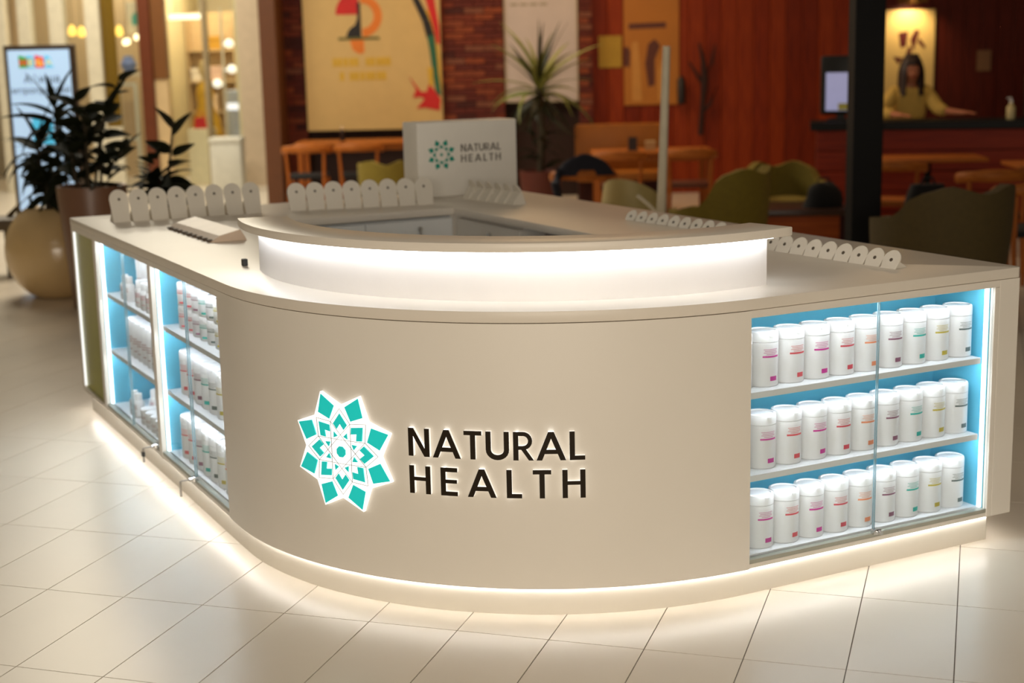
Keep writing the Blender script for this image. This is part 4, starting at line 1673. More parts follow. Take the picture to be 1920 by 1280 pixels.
pel = jv((0, 0.10, 0.86), (0.15, 0.11))
wst = jv((0, 0.07, 1.02), (0.125, 0.095), pel)
chs = jv((0.0, 0.0, 1.20), (0.15, 0.105), wst)
nkb = jv((0.0, -0.04, 1.335), (0.065, 0.06), chs)
nk = jv((0.0, -0.055, 1.40), 0.048, nkb)
hd1 = jv((0.0, -0.085, 1.455), (0.066, 0.078), nk)
hd2 = jv((0.0, -0.075, 1.535), (0.078, 0.092), hd1)
hd3 = jv((0.0, -0.065, 1.595), (0.058, 0.07), hd2)
ns = jv((0.0, -0.178, 1.495), 0.012, hd1)
for s, el, wr, fing in ((-1, (-0.30, -0.10, 1.10), (-0.16, -0.34, 1.085), (0.6, -0.75)), (1, (0.26, -0.16, 1.12), (0.44, -0.30, 1.10), (0.86, -0.5))):
    sh = jv((s * 0.165, -0.02, 1.29), 0.062, chs)
    e = jv(el, 0.042, sh)
    w = jv(wr, 0.028, e)
    d_ = Vector((fing[0], fing[1], 0)).normalized()
    sd = Vector((-d_.y, d_.x, 0))
    pm = jv(tuple(Vector(wr) + d_ * 0.05), (0.036, 0.018), w)
    for q, ln in ((-1.5, 0.060), (-0.5, 0.075), (0.5, 0.07), (1.5, 0.055)):
        f1 = jv(tuple(Vector(wr) + d_ * 0.09 + sd * (0.017 * q)), 0.009, pm)
        f2 = jv(tuple(Vector(wr) + d_ * (0.09 + ln) + sd * (0.019 * q) + Vector((0, 0, -0.012))), 0.007, f1)
    th1 = jv(tuple(Vector(wr) + d_ * 0.045 - sd * (0.038 * s)), 0.010, w)
    th2 = jv(tuple(Vector(wr) + d_ * 0.085 - sd * (0.052 * s)), 0.008, th1)
for s in (-1, 1):
    hp_ = jv((s * 0.10, 0.10, 0.80), 0.09, pel)
    kn = jv((s * 0.11, 0.09, 0.45), 0.058, hp_)
    an = jv((s * 0.11, 0.12, 0.07), 0.038, kn)
    ft = jv((s * 0.12, -0.05, 0.03), 0.034, an)
body = skin_mesh('body', J, E_, R_s, skin_m, pe, root=pel)
J, E_, R_s = [], [], []
a0_ = jv((0, 0.10, 0.84), (0.175, 0.135))
a1_ = jv((0, 0.07, 1.02), (0.155, 0.12), a0_)
a2_ = jv((0, 0.0, 1.20), (0.175, 0.13), a1_)
a3_ = jv((0, -0.035, 1.31), (0.10, 0.085), a2_)
for s, el, fr_ in ((-1, (-0.30, -0.10, 1.10), (-0.19, -0.27, 1.088)), (1, (0.26, -0.16, 1.12), (0.34, -0.22, 1.11))):
    sh = jv((s * 0.165, -0.02, 1.29), 0.085, a2_)
    e = jv(el, 0.072, sh)
    jv(fr_, 0.060, e)
skin_mesh('blouse', J, E_, R_s, blouse, pe, root=a0_)
J, E_, R_s = [], [], []
a0_ = jv((0, 0.10, 0.86), (0.165, 0.13))
for s in (-1, 1):
    hp_ = jv((s * 0.10, 0.10, 0.78), 0.105, a0_)
    kn = jv((s * 0.11, 0.09, 0.45), 0.075, hp_)
    jv((s * 0.11, 0.12, 0.10), 0.062, kn)
skin_mesh('trousers', J, E_, R_s, black_soft, pe, root=a0_)
b = B()
rows = []
for q in range(10):
    f = q / 9.0
    z = 1.665 - 0.40 * f
    rr_ = 0.105 * math.sin(min(1.0, 0.25 + f * 1.6) * PI / 2) * (1 + 0.12 * f)
    rows.append([(rr_ * math.cos(a), -0.045 + rr_ * 1.05 * math.sin(a) + 0.02 * f, z + (0.0 if q else 0.0)) for a in [math.radians(-58 + 296 * k / 20) for k in range(21)]])
b.grid(rows, thick=-0.02)
b.lathe([(0.02, 0.105), (0.07, 0.085), (0.098, 0.04), (0.103, 0.0)], c=(0, -0.058, 1.565), seg=20)
b.build('hair', hair_m, pe, smooth=True)
for s in (-1, 1):
    b = B()
    b.lathe([(0.003, -0.008), (0.009, -0.004), (0.010, 0.0), (0.009, 0.004), (0.003, 0.008)], c=(s * 0.031, -0.158, 1.512), seg=10)
    b.build('eye', M('eye_dark', rgb(24, 14, 10), rough=0.2), pe, smooth=True)
b = B()
b.tube([(-0.022, -0.160, 1.452), (0, -0.167, 1.450), (0.022, -0.160, 1.452)], [0.003, 0.006, 0.003], 8)
b.build('mouth', M('lips', rgb(150, 60, 50), rough=0.4), pe, smooth=True)

# ================================================================== PLANTERS AND PLANTS
leaf_d = M('leaf_dark_green', rgb(24, 28, 12), rough=0.7, spec=0.15, vary=0.25, scale=12)
leaf_p = M('leaf_palm_green', rgb(124, 130, 62), rough=0.5, vary=0.25, scale=12)
leaf_pd = M('leaf_palm_dark', rgb(40, 40, 16), rough=0.5, vary=0.25, scale=12)
stem_m = M('plant_stem', rgb(58, 46, 26), rough=0.7)
soil = M('potting_soil', rgb(34, 24, 16), rough=0.95, bump=0.4, scale=60)


def leaf_mesh(name, L, w, droop, mat, n=7, shape=0.45):
    """blade along +x that arches over; returns mesh data only"""
    rows = []
    x = z = 0.0
    ang = 0.0
    for k in range(n + 1):
        f = k / n
        wd = w * (math.sin(PI * min(1.0, f ** shape * 0.98 + 0.02))) ** 0.9 + 0.002
        rows.append([(x, -wd / 2, z + 0.10 * wd), (x, 0, z - 0.06 * wd), (x, wd / 2, z + 0.10 * wd)])
        ang -= droop / n
        x += L / n * math.cos(ang)
        z += L / n * math.sin(ang)
    b = B()
    b.grid(rows, thick=0.0012)
    o = b.build(name, mat, None, smooth=True)
    me = o.data
    bpy.data.objects.remove(o)
    return me


rleaf = random.Random(21)


def leaf(me, parent, loc, az, tilt, s=1.0, roll=0.0):
    o = bpy.data.objects.new('leaf', me)
    COL.objects.link(o)
    o.parent = parent
    o.location = loc
    o.rotation_euler = Matrix.Rotation(az, 3, 'Z') .__matmul__(Matrix.Rotation(-tilt, 3, 'Y')).__matmul__(Matrix.Rotation(roll if roll else rleaf.uniform(-0.9, 0.9), 3, 'X')).to_euler()
    o.scale = (s, s, s)
    return o


strap = [leaf_mesh('leaf', 0.42, 0.078, 0.9, leaf_d), leaf_mesh('leaf', 0.42, 0.074, 1.7, leaf_d), leaf_mesh('leaf', 0.40, 0.07, 0.35, leaf_d)]
oval = [leaf_mesh('leaf', 0.18, 0.095, 0.4, leaf_d, shape=0.7), leaf_mesh('leaf', 0.19, 0.085, 0.9, leaf_d, shape=0.65)]

# round cream planter with a dracaena
rp = hthing('round_planter', 'glossy cream ball-shaped planter holding a dark strap-leaved plant', 'planter', -3.50, 11.45)
b = B()
prof = []
for k in range(22):
    a = math.radians(-62 + 118 * k / 21)
    prof.append((0.415 * math.cos(a), 0.355 + 0.405 * math.sin(a)))
prof = [(0.17, 0.0)] + prof
prof += [(prof[-1][0] - 0.03, prof[-1][1] - 0.02), (prof[-1][0] - 0.035, prof[-1][1] - 0.06)]
b.lathe(prof, seg=48, cap1=False)
b.build('ball', M('cream_glazed_fibre', rgb(206, 176, 126), rough=0.22, vary=0.02, coat=0.3), rp, smooth=True)
b = B()
b.lathe([(0.02, 0.60), (0.20, 0.605)], seg=24, cap0=True, cap1=False)
b.lathe([(0.02, 0.606), (0.20, 0.6055)], seg=24)
b.build('soil', soil, rp)
pr = hthing('dracaena_plant', 'dark drooping strap-leaved plant growing from the cream ball planter', 'plant', -3.50, 11.45, 0.606)
r1 = random.Random(3)
for (sx, sy, hh) in ((-0.10, 0.0, 0.62), (0.03, 0.05, 0.86), (0.10, -0.04, 0.50), (-0.04, -0.08, 0.28)):
    b = B()
    b.tube([(sx * 0.6, sy * 0.6, 0.0), (sx, sy, hh * 0.5), (sx * 1.1, sy, hh)], [0.018, 0.015, 0.012], 8)
    b.build('stem', stem_m, pr, smooth=True)
    for k in range(17):
        az = k * 2.4 + r1.uniform(-0.3, 0.3)
        f = k / 16.0
        tl = -0.2 + 1.35 * f + r1.uniform(-0.15, 0.15)
        leaf(strap[1 if f < 0.55 else (0 if f < 0.85 else 2)], pr, (sx * 1.05, sy, hh * (0.62 + 0.38 * f)), az, tl, r1.uniform(0.75, 1.08))

# tall brown planter with glossy-leaved plant
tp = hthing('tall_planter', 'tall dark brown tapered planter beside the cream ball planter', 'planter', -3.05, 10.85)
b = B()
b.lathe([(0.185, 0.0), (0.19, 0.01), (0.252, 0.885), (0.248, 0.90), (0.225, 0.90), (0.222, 0.84)], seg=44, cap1=False)
b.build('pot', M('brown_planter', rgb(122, 88, 68), rough=0.35, vary=0.06, scale=4), tp, smooth=True)
b = B()
b.lathe([(0.01, 0.845), (0.222, 0.84)], seg=24)
b.build('soil', soil, tp)
pr = hthing('upright_leafy_plant', 'tall dark plant with upright stems of oval leaves in the brown planter', 'plant', -3.05, 10.85, 0.845)
r2 = random.Random(11)
stems = [((0.02, 0.0), (0.26, -0.02, 0.80), True), ((-0.05, 0.04), (-0.04, 0.05, 0.52), False), ((0.06, 0.03), (0.12, 0.05, 0.58), False), ((-0.10, -0.02), (-0.16, 0.0, 0.42), False), ((0.10, -0.03), (0.30, -0.05, 0.34), False), ((0.0, -0.06), (0.02, -0.10, 0.60), False), ((-0.06, 0.08), (-0.10, 0.12, 0.66), False)]
for (bx, by), (tx_, ty, tz), big_ in stems:
    mid = (bx + (tx_ - bx) * 0.35, by + (ty - by) * 0.4, tz * 0.6)
    b = B()
    b.tube([(bx, by, 0), mid, (tx_, ty, tz)], [0.012, 0.010, 0.006], 7)
    b.build('stem', stem_m, pr, smooth=True)
    for k in range(11):
        f = 0.22 + 0.78 * k / 10.0
        P_ = Vector((bx, by, 0)).lerp(Vector(mid), min(1, f / 0.5)) if f < 0.5 else Vector(mid).lerp(Vector((tx_, ty, tz)), (f - 0.5) / 0.5)
        leaf(oval[k % 2], pr, P_, k * 2.5 + r2.uniform(-0.4, 0.4), r2.uniform(0.2, 0.9), r2.uniform(0.8, 1.25))
    if big_:
        leaf(strap[2], pr, (tx_ - 0.12, ty, tz - 0.22), -0.05, 1.05, 0.9)
for k in range(8):
    leaf(strap[0], pr, (0.1 * math.cos(k), 0.1 * math.sin(k), 0.02), -0.6 + 0.35 * k - (2.2 if k > 4 else 0), 0.5, 0.7)

# third planter further back
gp = hthing('grey_planter', 'planter half hidden behind the arched tester stands', 'planter', -2.42, 10.35)
b = B()
b.lathe([(0.15, 0.0), (0.16, 0.01), (0.20, 0.74), (0.17, 0.74), (0.165, 0.69)], seg=32, cap1=False)
b.build('pot', M('taupe_planter', rgb(180, 164, 140), rough=0.5), gp, smooth=True)
b = B()
b.lathe([(0.01, 0.692), (0.166, 0.69)], seg=20)
b.build('soil', soil, gp)
pr = hthing('broad_leaved_plant', 'dark broad-leaved plant with a rising shoot behind the tester stands', 'plant', -2.42, 10.35, 0.69)
b = B()
b.tube([(0, 0, 0), (0.06, 0, 0.35), (0.11, 0, 0.68)], [0.012, 0.010, 0.006], 7)
b.build('stem', stem_m, pr, smooth=True)
broad = leaf_mesh('leaf', 0.24, 0.125, 0.3, leaf_d, shape=0.7)
broad2 = leaf_mesh('leaf', 0.30, 0.14, 0.9, leaf_d, shape=0.7)
for P_, az, tl, s_ in (((0.11, 0, 0.62), 2.8, 1.0, 0.9), ((0.10, 0, 0.58), 0.2, 1.0, 0.9), ((0.08, 0, 0.46), 3.0, 0.55, 0.9), ((0.09, 0, 0.44), -0.1, 0.6, 0.8), ((0.06, 0, 0.38), -0.5, 0.3, 0.9)):
    leaf(broad, pr, P_, az, tl, s_)
r3 = random.Random(5)
for k in range(30):
    leaf(broad2, pr, (0.02 * math.cos(k), 0.02 * math.sin(k), 0.06 + 0.008 * k), k * 2.4, r3.uniform(0.15, 0.95), r3.uniform(0.75, 1.05))
for k in range(6):
    leaf(oval[0], pr, (-0.10 + 0.02 * k, 0, 0.30 + 0.03 * k), 2.2 + 0.5 * k, 0.6, 0.7)

# palm in front of the bright panel
pp = hthing('palm_planter', 'dark planter of the palm behind the sign box', 'planter', 0.36, 16.3)
b = B()
b.lathe([(0.18, 0.0), (0.19, 0.01), (0.24, 0.50), (0.21, 0.50), (0.2, 0.46)], seg=28, cap1=False)
b.build('pot', M('terracotta_dark', rgb(92, 36, 24), rough=0.6), pp, smooth=True)
b = B()
b.lathe([(0.01, 0.462), (0.2, 0.46)], seg=20)
b.build('soil', soil, pp)
pr = hthing('palm_plant', 'spiky palm with pale and dark blades before the bright panel', 'plant', 0.36, 16.3, 0.462)
b = B()
b.tube([(0, 0, 0), (0.02, 0, 0.45), (0, 0, 1.0)], [0.045, 0.04, 0.045], 10)
b.build('trunk', stem_m, pr, smooth=True)
blade = [leaf_mesh('leaf', 0.72, 0.062, 0.7, leaf_p), leaf_mesh('leaf', 0.70, 0.062, 1.5, leaf_p), leaf_mesh('leaf', 0.66, 0.055, 1.9, leaf_pd), leaf_mesh('leaf', 0.70, 0.045, 0.3, leaf_pd)]
r4 = random.Random(9)
for k in range(46):
    f = k / 45.0
    tl = -0.35 + 1.75 * f + r4.uniform(-0.12, 0.12)
    leaf(blade[2 if f < 0.35 else (1 if f < 0.5 else (0 if k % 3 else 3))], pr, (0, 0, 0.78 + 0.22 * f), k * 2.399, tl, r4.uniform(0.9, 1.2))
for k in range(10):
    leaf(strap[1], pr, (0.05 * math.cos(k), 0.05 * math.sin(k), 0.05 + 0.04 * k), k * 2.4, 0.9, 0.9)

# ================================================================== DIGITAL STAND
ds = hthing('digital_stand', 'tall dark-framed digital stand with a pale blue screen and a colourful logo', 'display stand', -4.80, 15.5, 0, math.radians(-3))
frame_m = M('stand_frame_dark', rgb(52, 38, 26), rough=0.4)
b = B()
b.box(-0.365, 0.365, 0.0, 0.09, 0.04, 1.965, 0.008)
b.build('housing', frame_m, ds)
b = B()
b.box(-0.42, 0.42, -0.14, 0.24, 0.0, 0.04, 0.008)
b.build('foot', frame_m, ds)
scr_m = M('screen_pale_blue', rgb(150, 180, 212), rough=0.25, emit=0.62, ecol=rgb(176, 202, 232), vary=0.02)
b = B()
b.box(-0.322, 0.322, -0.004, 0.001, 0.16, 1.915)
b.build('screen', scr_m, ds)
fs_ = lambda x, z, d: (x, -0.004 - d, z)


def em_m(name, c):
    return M(name, rgb(*c), rough=0.4, emit=0.45, ecol=rgb(*c))


for x0_, x1_, c1_, c2_, ch in ((-0.21, -0.115, (40, 150, 70), (200, 50, 30), 'M'), (-0.115, -0.04, (70, 180, 225), (235, 200, 60), 'E'), (-0.04, 0.055, (205, 40, 70), (240, 205, 80), 'G'), (0.055, 0.155, (80, 185, 235), (215, 205, 150), 'A')):
    b = B()
    if ch == 'A':
        b.prism([(x0_, 1.735), (x1_, 1.735), (x1_ - 0.035, 1.84), (x0_ + 0.015, 1.865)], -0.001, 0.002, fs_)
    else:
        b.prism([(x0_, 1.735), (x1_, 1.735), (x1_, 1.84), (x0_, 1.865)], -0.001, 0.002, fs_)
    tl_ = b.build('logo_tile', em_m('mega_tile_' + ch, c1_), ds)
    b = B()
    gw = GLYPH[ch][0]
    hh_ = 0.066
    sx_ = (x1_ - x0_ - 0.022) / (gw * hh_)
    for poly in GLYPH[ch][1]:
        b.prism([(x0_ + 0.010 + px * hh_ * sx_, 1.757 + py * hh_) for px, py in poly], 0.002, 0.004, fs_)
    lo_ = b.build('logo_letter', em_m('mega_letter_' + ch, c2_), tl_)
    lo_['label'] = 'letter ' + ch
txt_m = M('screen_text_grey', rgb(36, 40, 60), rough=0.5)


def font_text(body_, size, loc, parent, mat, name='screen_text'):
    cu = bpy.data.curves.new(name, 'FONT')
    cu.body = body_
    cu.size = size
    cu.align_x = 'CENTER'
    cu.extrude = 0.001
    o = bpy.data.objects.new(name, cu)
    COL.objects.link(o)
    dg = bpy.context.evaluated_depsgraph_get()
    me = bpy.data.meshes.new_from_object(o.evaluated_get(dg))
    bpy.data.objects.remove(o, do_unlink=True)
    n = bpy.data.objects.new(name, me)
    me.materials.clear()
    me.materials.append(mat)
    COL.objects.link(n)
    n.parent = parent
    n.location = loc
    n.rotation_euler = (PI / 2, 0, 0)
    return n


font_text('\u0410\u0444\u0438\u0448\u0430', 0.115, (0.02, -0.006, 1.585), ds, txt_m)
font_text('\u043c\u0435\u0440\u043e\u043f\u0440\u0438\u044f\u0442\u0438\u0439', 0.095, (0.0, -0.006, 1.475), ds, txt_m)
b = B()
b.box(-0.12, 0.10, -0.0065, -0.003, 0.95, 1.22)
b.build('screen_picture', M('screen_cyan', rgb(70, 170, 210), rough=0.3, emit=0.5, ecol=rgb(80, 180, 220)), ds)

# dark bench end at the left picture edge
bn = hthing('corridor_bench', 'dark olive corridor bench cut off by the left picture edge', 'bench', -4.45, 12.6, 0, math.radians(0))
b = B()
b.box(-0.9, 0.30, -0.18, 0.18, 0.40, 0.50, 0.02)
b.build('seat', M('bench_olive_brown', rgb(70, 54, 22), rough=0.5), bn, smooth=True)
b = B()
b.tube([(0.18, 0, 0.50), (0.26, 0, 0.58), (0.30, 0, 0.50)], 0.025, 8)
b.build('armrest', MATS['bench_olive_brown'], bn, smooth=True)
for x in (-0.8, 0.2):
    b = B()
    b.box(x - 0.03, x + 0.03, -0.12, 0.12, 0.0, 0.399)
    b.build('leg', MATS['bench_olive_brown'], bn)

# ================================================================== SHOPS ALONG THE CORRIDOR
SV = 21.0
ivory = M('ivory_frame', rgb(216, 208, 186), rough=0.5)
gold = M('olive_gold_curtain', rgb(132, 104, 30), rough=0.6, vary=0.1, stretch=(12, 12, 0.4), scale=3)
redbrown = M('redbrown_pillar', rgb(98, 44, 14), rough=0.4, vary=0.08)
tanw = M('tan_panel', rgb(200, 172, 128), rough=0.55)
shop_warm = M('shop_warm_wall', rgb(216, 200, 158), rough=0.6, vary=0.05, scale=2)
for k, (ua, ub) in enumerate(((-7.06, -6.90), (-6.73, -6.55), (-6.30, -6.10), (-5.80, -5.60))):
    b = B()
    b.box(ua, ub, -0.10, 0.10, 0, 4.0, 0.01)
    o = hbuild(b, 'trim_%d' % (k + 3), ivory, kind='structure', v=SV)
    o['label'] = 'ivory upright of the shop front, %s from the left' % ORD[k]
b = B()
b.box(-5.07, -4.90, -0.12, 0.12, 0, 4.0, 0.01)
hbuild(b, 'trim_7', redbrown, kind='structure', v=SV)['label'] = 'red-brown pillar between two shop windows'
b = B()
b.box(-4.895, -4.71, -0.08, 0.10, 1.52, 4.0, 0.005)
hbuild(b, 'trim_8', M('brown_fascia', rgb(110, 64, 12), rough=0.5), kind='structure', v=SV)
b = B()
b.box(-4.895, -4.71, -0.06, 0.10, 0, 1.515, 0.005)
hbuild(b, 'trim_9', tanw, kind='structure', v=SV)
b = B()
b.box(-4.20, -4.14, -0.08, 0.10, 0, 4.0, 0.005)
hbuild(b, 'trim_10', M('warm_grey_mullion', rgb(150, 132, 100), rough=0.5), kind='structure', v=SV)
t = hthing('gold_curtain', 'olive gold curtain hanging beside the shop window', 'curtain', -5.50, SV)
rows = []
for zq in (0.88, 1.6, 2.4, 3.2):
    rows.append([(-0.10 + 0.20 * k / 24.0, 0.02 * math.sin(k * 1.3), zq) for k in range(25)])
b = B()
b.grid(rows, thick=0.004)
b.build('drape', gold, t, smooth=True)
b = B()
b.tube([(-0.11, 0, 3.21), (0.11, 0, 3.21)], 0.015, 8)
b.build('rail', grey_alu, t)
b = B()
b.box(-0.10, 0.10, -0.03, 0.05, 0, 0.87, 0.004)
o = b.build('kick_panel', ivory, t)
# window panes
for k, (ua, ub) in enumerate(((-6.55, -6.30), (-6.10, -5.80), (-5.40, -5.07), (-4.71, -4.20), (-4.14, -3.72))):
    b = B()
    b.box(ua, ub, 0.0, 0.01, 0.05, 3.6)
    o = hbuild(b, 'window_%d' % (k + 1), glass, kind='structure', v=SV)
    o['label'] = 'tall clear shop window pane'
# shop ceiling and side walls
b = B()
b.box(-13.0, -3.72, 0.12, 3.6, 3.62, 3.75)
hbuild(b, 'ceiling_shops', ivory, kind='structure', v=SV)
for k, ua in enumerate((-5.02, -3.78)):
    b = B()
    b.box(ua, ua + 0.05, 0.12, 3.55, 0, 3.6)
    hbuild(b, 'wall_shop_side_%d' % (k + 1), shop_warm, kind='structure', v=SV)
area('shop_light_1', hall(-6.0, 22.6, 3.5), 1.2, 40, (1.0, 0.86, 0.62))
area('shop_light_2', hall(-4.45, 22.6, 3.5), 0.9, 45, (1.0, 0.88, 0.64))
area('shop_light_3', hall(-3.95, 22.4, 3.5), 0.4, 22, (1.0, 0.90, 0.72))


def shelf_unit(label, u, v, w, levels, mat, colors, seed):
    """wall shelving with goods; each good is a thing of its own"""
    t = hthing('shop_shelf_unit', label, 'shelf', u, v)
    b = B()
    b.box(0, w, 0.28, 0.30, 0.0, 2.5)
    b.build('back_board', mat, t)
    for sx in (0.0, w - 0.02):
        b = B()
        b.box(sx, sx + 0.02, 0.0, 0.279, 0.0, 2.5)
        b.build('upright', mat, t)
    for z in levels:
        b = B()
        b.box(0.021, w - 0.021, 0.0, 0.279, z, z + 0.025)
        b.build('shelf', mat, t)
    return t


shelf_unit('cream wall shelving in the warm shop', -4.95, 23.4, 0.75, (0.45, 0.95, 1.42, 1.9), tanw, None, 1)
goods = [('gift_box', 'white gift box', (226, 214, 196), -4.82, 1.445, 0.16, 0.20), ('gift_box', 'cream round gift box', (224, 196, 160), -4.62, 0.975, 0.20, 0.26), ('gift_box', 'tan gift box', (176, 132, 60), -4.82, 0.475, 0.2, 0.18),
         ('gift_box', 'pale pink gift box', (226, 190, 170), -4.52, 1.445, 0.18, 0.22), ('gift_box', 'amber gift box', (190, 140, 40), -4.5, 1.925, 0.2, 0.2)]
for nm, lab, c_, u_, z_, w_, hh_ in goods:
    t = hthing(nm, lab + ' on the shelving of the warm shop', 'box', u_, 23.52, z_ + 0.0005)
    b = B()
    b.box(-w_ / 2, w_ / 2, -0.09, 0.09, 0, hh_ * 0.7, 0.004)
    b.build('box', M('gift_%d_%d' % (c_[0], c_[2]), rgb(*c_), rough=0.5), t)
    b = B()
    b.box(-w_ / 2 - 0.006, w_ / 2 + 0.006, -0.096, 0.096, hh_ * 0.7 + 0.0005, hh_, 0.004)
    b.build('lid', MATS['gift_%d_%d' % (c_[0], c_[2])], t)
# light cove of the warm shop
t = hthing('light_cove', 'glowing light cove at the top of the warm shop window', 'light', -4.62, 22.2, 2.36)
b = B()
b.box(-0.30, 0.24, 0.0, 0.12, 0.0, 0.07, 0.01)
b.build('diffuser', M('cove_glow', (1, 1, 1), emit=1.6, ecol=(1.0, 0.86, 0.55)), t)
for sx in (-0.2, 0.14):
    b = B()
    b.tube([(sx, 0.06, 0.07), (sx, 0.06, 1.26)], 0.008, 6)
    b.build('hanger', grey_alu, t)
# dressmaker's figure in a yellow dress
t = hthing('dress_form', 'yellow dress on a shop dummy in the warm shop window', 'dummy', -4.42, 22.0)
b = B()
b.lathe([(0.02, 0.62), (0.24, 0.64), (0.20, 0.9), (0.11, 1.12), (0.13, 1.28), (0.10, 1.40), (0.04, 1.46)], seg=24)
b.build('dress', M('yellow_dress', rgb(196, 150, 30), rough=0.7, vary=0.1), t, smooth=True)
b = B()
b.lathe([(0.035, 1.46), (0.04, 1.52), (0.065, 1.60), (0.07, 1.68), (0.04, 1.75), (0.005, 1.765)], seg=18)
b.build('head', M('dummy_ivory', rgb(190, 164, 110), rough=0.4), t, smooth=True)
b = B()
b.lathe([(0.16, 0.0), (0.16, 0.02), (0.02, 0.03), (0.02, 0.64)], seg=20)
b.build('stand', grey_alu, t, smooth=True)
t = hthing('red_handbag', 'small red handbag on the plinth in the warm shop window', 'handbag', -4.42, 21.55, 0.80)
b = B()
b.prism([(-0.09, 0.0), (0.09, 0.0), (0.07, 0.16), (-0.07, 0.16)], -0.04, 0.04, lambda x, z, y: (x, y, z))
b.build('bag', M('red_leather', rgb(190, 26, 22), rough=0.4), t, bevel=0.006)
b = B()
b.tube([(-0.05, 0, 0.155), (-0.04, 0, 0.23), (0.04, 0, 0.23), (0.05, 0, 0.155)], 0.007, 7)
b.build('handle', MATS['red_leather'], t, smooth=True)
b = B()
b.box(-0.16, 0.20, -0.15, 0.15, 0, 0.7995, 0.005)
tag(hbuild(b, 'display_plinth', M('plinth_cream', rgb(222, 206, 166), rough=0.5), u=-4.42, v=21.55), 'cream display plinth under the red handbag', 'plinth')

# narrow display window with a white stand
t = hthing('shop_picture', 'turquoise picture high in the narrow shop window', 'picture', -5.50, 22.6, 2.30)
b = B()
b.box(-0.14, 0.18, 0.0, 0.03, -0.12, 0.34, 0.004)
b.build('frame', ivory, t)
b = B()
b.prism([(-0.06, 0.0), (0.10, 0.0), (0.10, 0.10), (0.02, 0.20), (-0.06, 0.14)], 0.0, 0.003, lambda x, z, d: (x, -d, z))
b.build('print', M('turquoise_print', rgb(70, 170, 160), rough=0.5), t)
for k, (u_, z_) in enumerate(((-5.57, 2.06), (-5.46, 2.12), (-5.66, 2.05))):
    t = hthing('pendant_lamp', 'small warm glowing pendant lamp, %s in the narrow shop window' % ORD[k], 'lamp', u_, 22.3 + 0.1 * k, z_, group='pendants in the narrow shop window')
    b = B()
    b.lathe([(0.005, -0.045), (0.03, -0.03), (0.04, 0.0), (0.03, 0.03), (0.01, 0.045)], seg=14)
    b.build('bulb', M('pendant_glow', (1, 1, 1), emit=3.0, ecol=(1.0, 0.80, 0.42)), t, smooth=True)
    b = B()
    b.tube([(0, 0, 0.045), (0, 0, 3.62 - z_)], 0.004, 6)
    b.build('cord', black_m, t)
t = hthing('white_display_stand', 'white framed display stand in the narrow shop window', 'stand', -5.60, 22.2)
for sx in (-0.14, 0.10):
    b = B()
    b.box(sx, sx + 0.04, -0.02, 0.02, 0, 1.46)
    b.build('post', M('stand_white', rgb(220, 222, 210), rough=0.4), t)
for z in (0.62, 1.42):
    b = B()
    b.box(-0.099, 0.099, -0.018, 0.018, z, z + 0.04)
    b.build('rail', MATS['stand_white'], t)
b = B()
b.box(-0.07, 0.07, -0.03, 0.03, 0.68, 1.2, 0.01)
b.build('hanging_sample', M('sample_tan', rgb(190, 164, 130), rough=0.6), t)
t = hthing('blue_vase', 'pale blue round vase on the sill of the narrow shop window', 'vase', -5.58, 22.3, 1.60)
b = B()
b.lathe([(0.04, 0), (0.10, 0.06), (0.12, 0.14), (0.07, 0.22), (0.06, 0.25)], seg=20)
b.build('body', M('pale_blue_glaze', rgb(120, 140, 196), rough=0.3), t, smooth=True)
b = B()
b.lathe([(0.03, 0.25), (0.062, 0.252), (0.062, 0.265)], seg=16)
b.build('rim', ivory, t)
b = B()
b.box(-0.20, 0.24, -0.12, 0.12, 1.56, 1.5995)
tag(hbuild(b, 'window_sill_shelf', ivory, u=-5.58, v=22.3), 'thin ivory shelf carrying the blue vase', 'shelf')

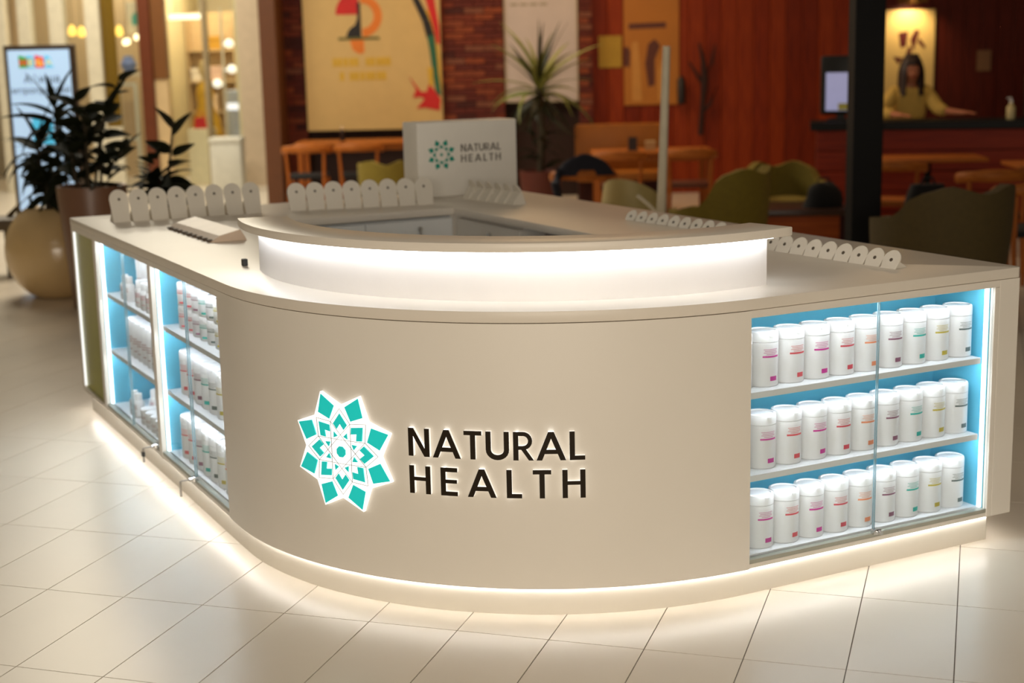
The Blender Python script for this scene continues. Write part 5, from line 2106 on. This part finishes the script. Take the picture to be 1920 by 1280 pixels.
# third shop: round counter, lamp, white bin
t = hthing('round_kiosk', 'bluish white round kiosk counter inside the third shop', 'kiosk', -4.03, 22.75)
b = B()
b.lathe([(0.21, 0.45), (0.225, 0.98), (0.225, 1.30), (0.20, 1.31)], seg=28)
b.build('drum', M('bluish_white', rgb(170, 180, 196), rough=0.35), t, smooth=True)
b = B()
b.lathe([(0.19, 0.0), (0.20, 0.445)], seg=24)
b.build('base', M('olive_base', rgb(128, 116, 50), rough=0.5), t, smooth=True)
b = B()
b.lathe([(0.229, 1.02), (0.229, 1.12)], seg=28, cap0=False, cap1=False)
b.build('lit_band', M('kiosk_glow', (1, 1, 1), emit=0.8, ecol=(0.8, 0.88, 1.0)), t, smooth=True)
t = hthing('floor_lamp', 'white floor lamp with leaf-shaped shades in the third shop', 'lamp', -4.05, 21.6)
b = B()
b.tube([(0, 0, 0.02), (0, 0, 2.5)], 0.018, 8)
b.build('pole', ivory, t, smooth=True)
for z, sx in ((1.98, 0.10), (1.62, 0.12), (1.42, -0.10)):
    b = B()
    b.lathe([(0.01, -0.05), (0.06, -0.03), (0.07, 0.02), (0.03, 0.07)], c=(sx, 0, z), seg=14)
    b.tube([(0, 0, z), (sx, 0, z)], 0.008, 6)
    b.build('shade', M('lamp_shade_glow', (1, 1, 1), emit=0.9, ecol=(1.0, 0.92, 0.72)), t, smooth=True)
b = B()
b.lathe([(0.14, 0), (0.14, 0.02), (0.03, 0.03)], seg=20)
b.build('base', ivory, t, smooth=True)
t = hthing('white_bin', 'white upright litter bin outside the third shop', 'bin', -3.80, 20.2)
b = B()
b.box(-0.21, 0.21, -0.16, 0.16, 0.0, 0.66, 0.02)
b.build('body', M('bin_white', rgb(214, 212, 200), rough=0.4), t, smooth=True)
b = B()
b.box(-0.22, 0.22, -0.17, 0.17, 0.662, 0.74, 0.02)
b.build('lid', MATS['bin_white'], t, smooth=True)
# row of warm bottles with lamps in the first shop
for k in range(7):
    t = hthing('amber_pendant', 'amber glowing shop lamp, %s from the left behind the ivory uprights' % ORD[k], 'lamp', -6.55 + 0.14 * k, 22.4, 2.14 + 0.02 * (k % 2), group='amber lamps in the first shop')
    b = B()
    b.lathe([(0.02, 0.0), (0.055, 0.02), (0.05, 0.10), (0.015, 0.16)], seg=14)
    b.build('shade', M('amber_glow', (1, 0.7, 0.2), emit=1.5, ecol=(1.0, 0.62, 0.10)), t, smooth=True)
    b = B()
    b.tube([(0, 0, 0.16), (0, 0, 3.62 - 2.14 - 0.02 * (k % 2))], 0.004, 6)
    b.build('cord', black_m, t)
b = B()
b.box(-7.6, -5.06, 0, 0.1, 0, 3.6)
hbuild(b, 'wall_shop_back', M('shop_orange_wall', rgb(200, 176, 140), rough=0.6, vary=0.08, scale=2), kind='structure', v=23.3)['label'] = 'warm orange back wall of the first shop'
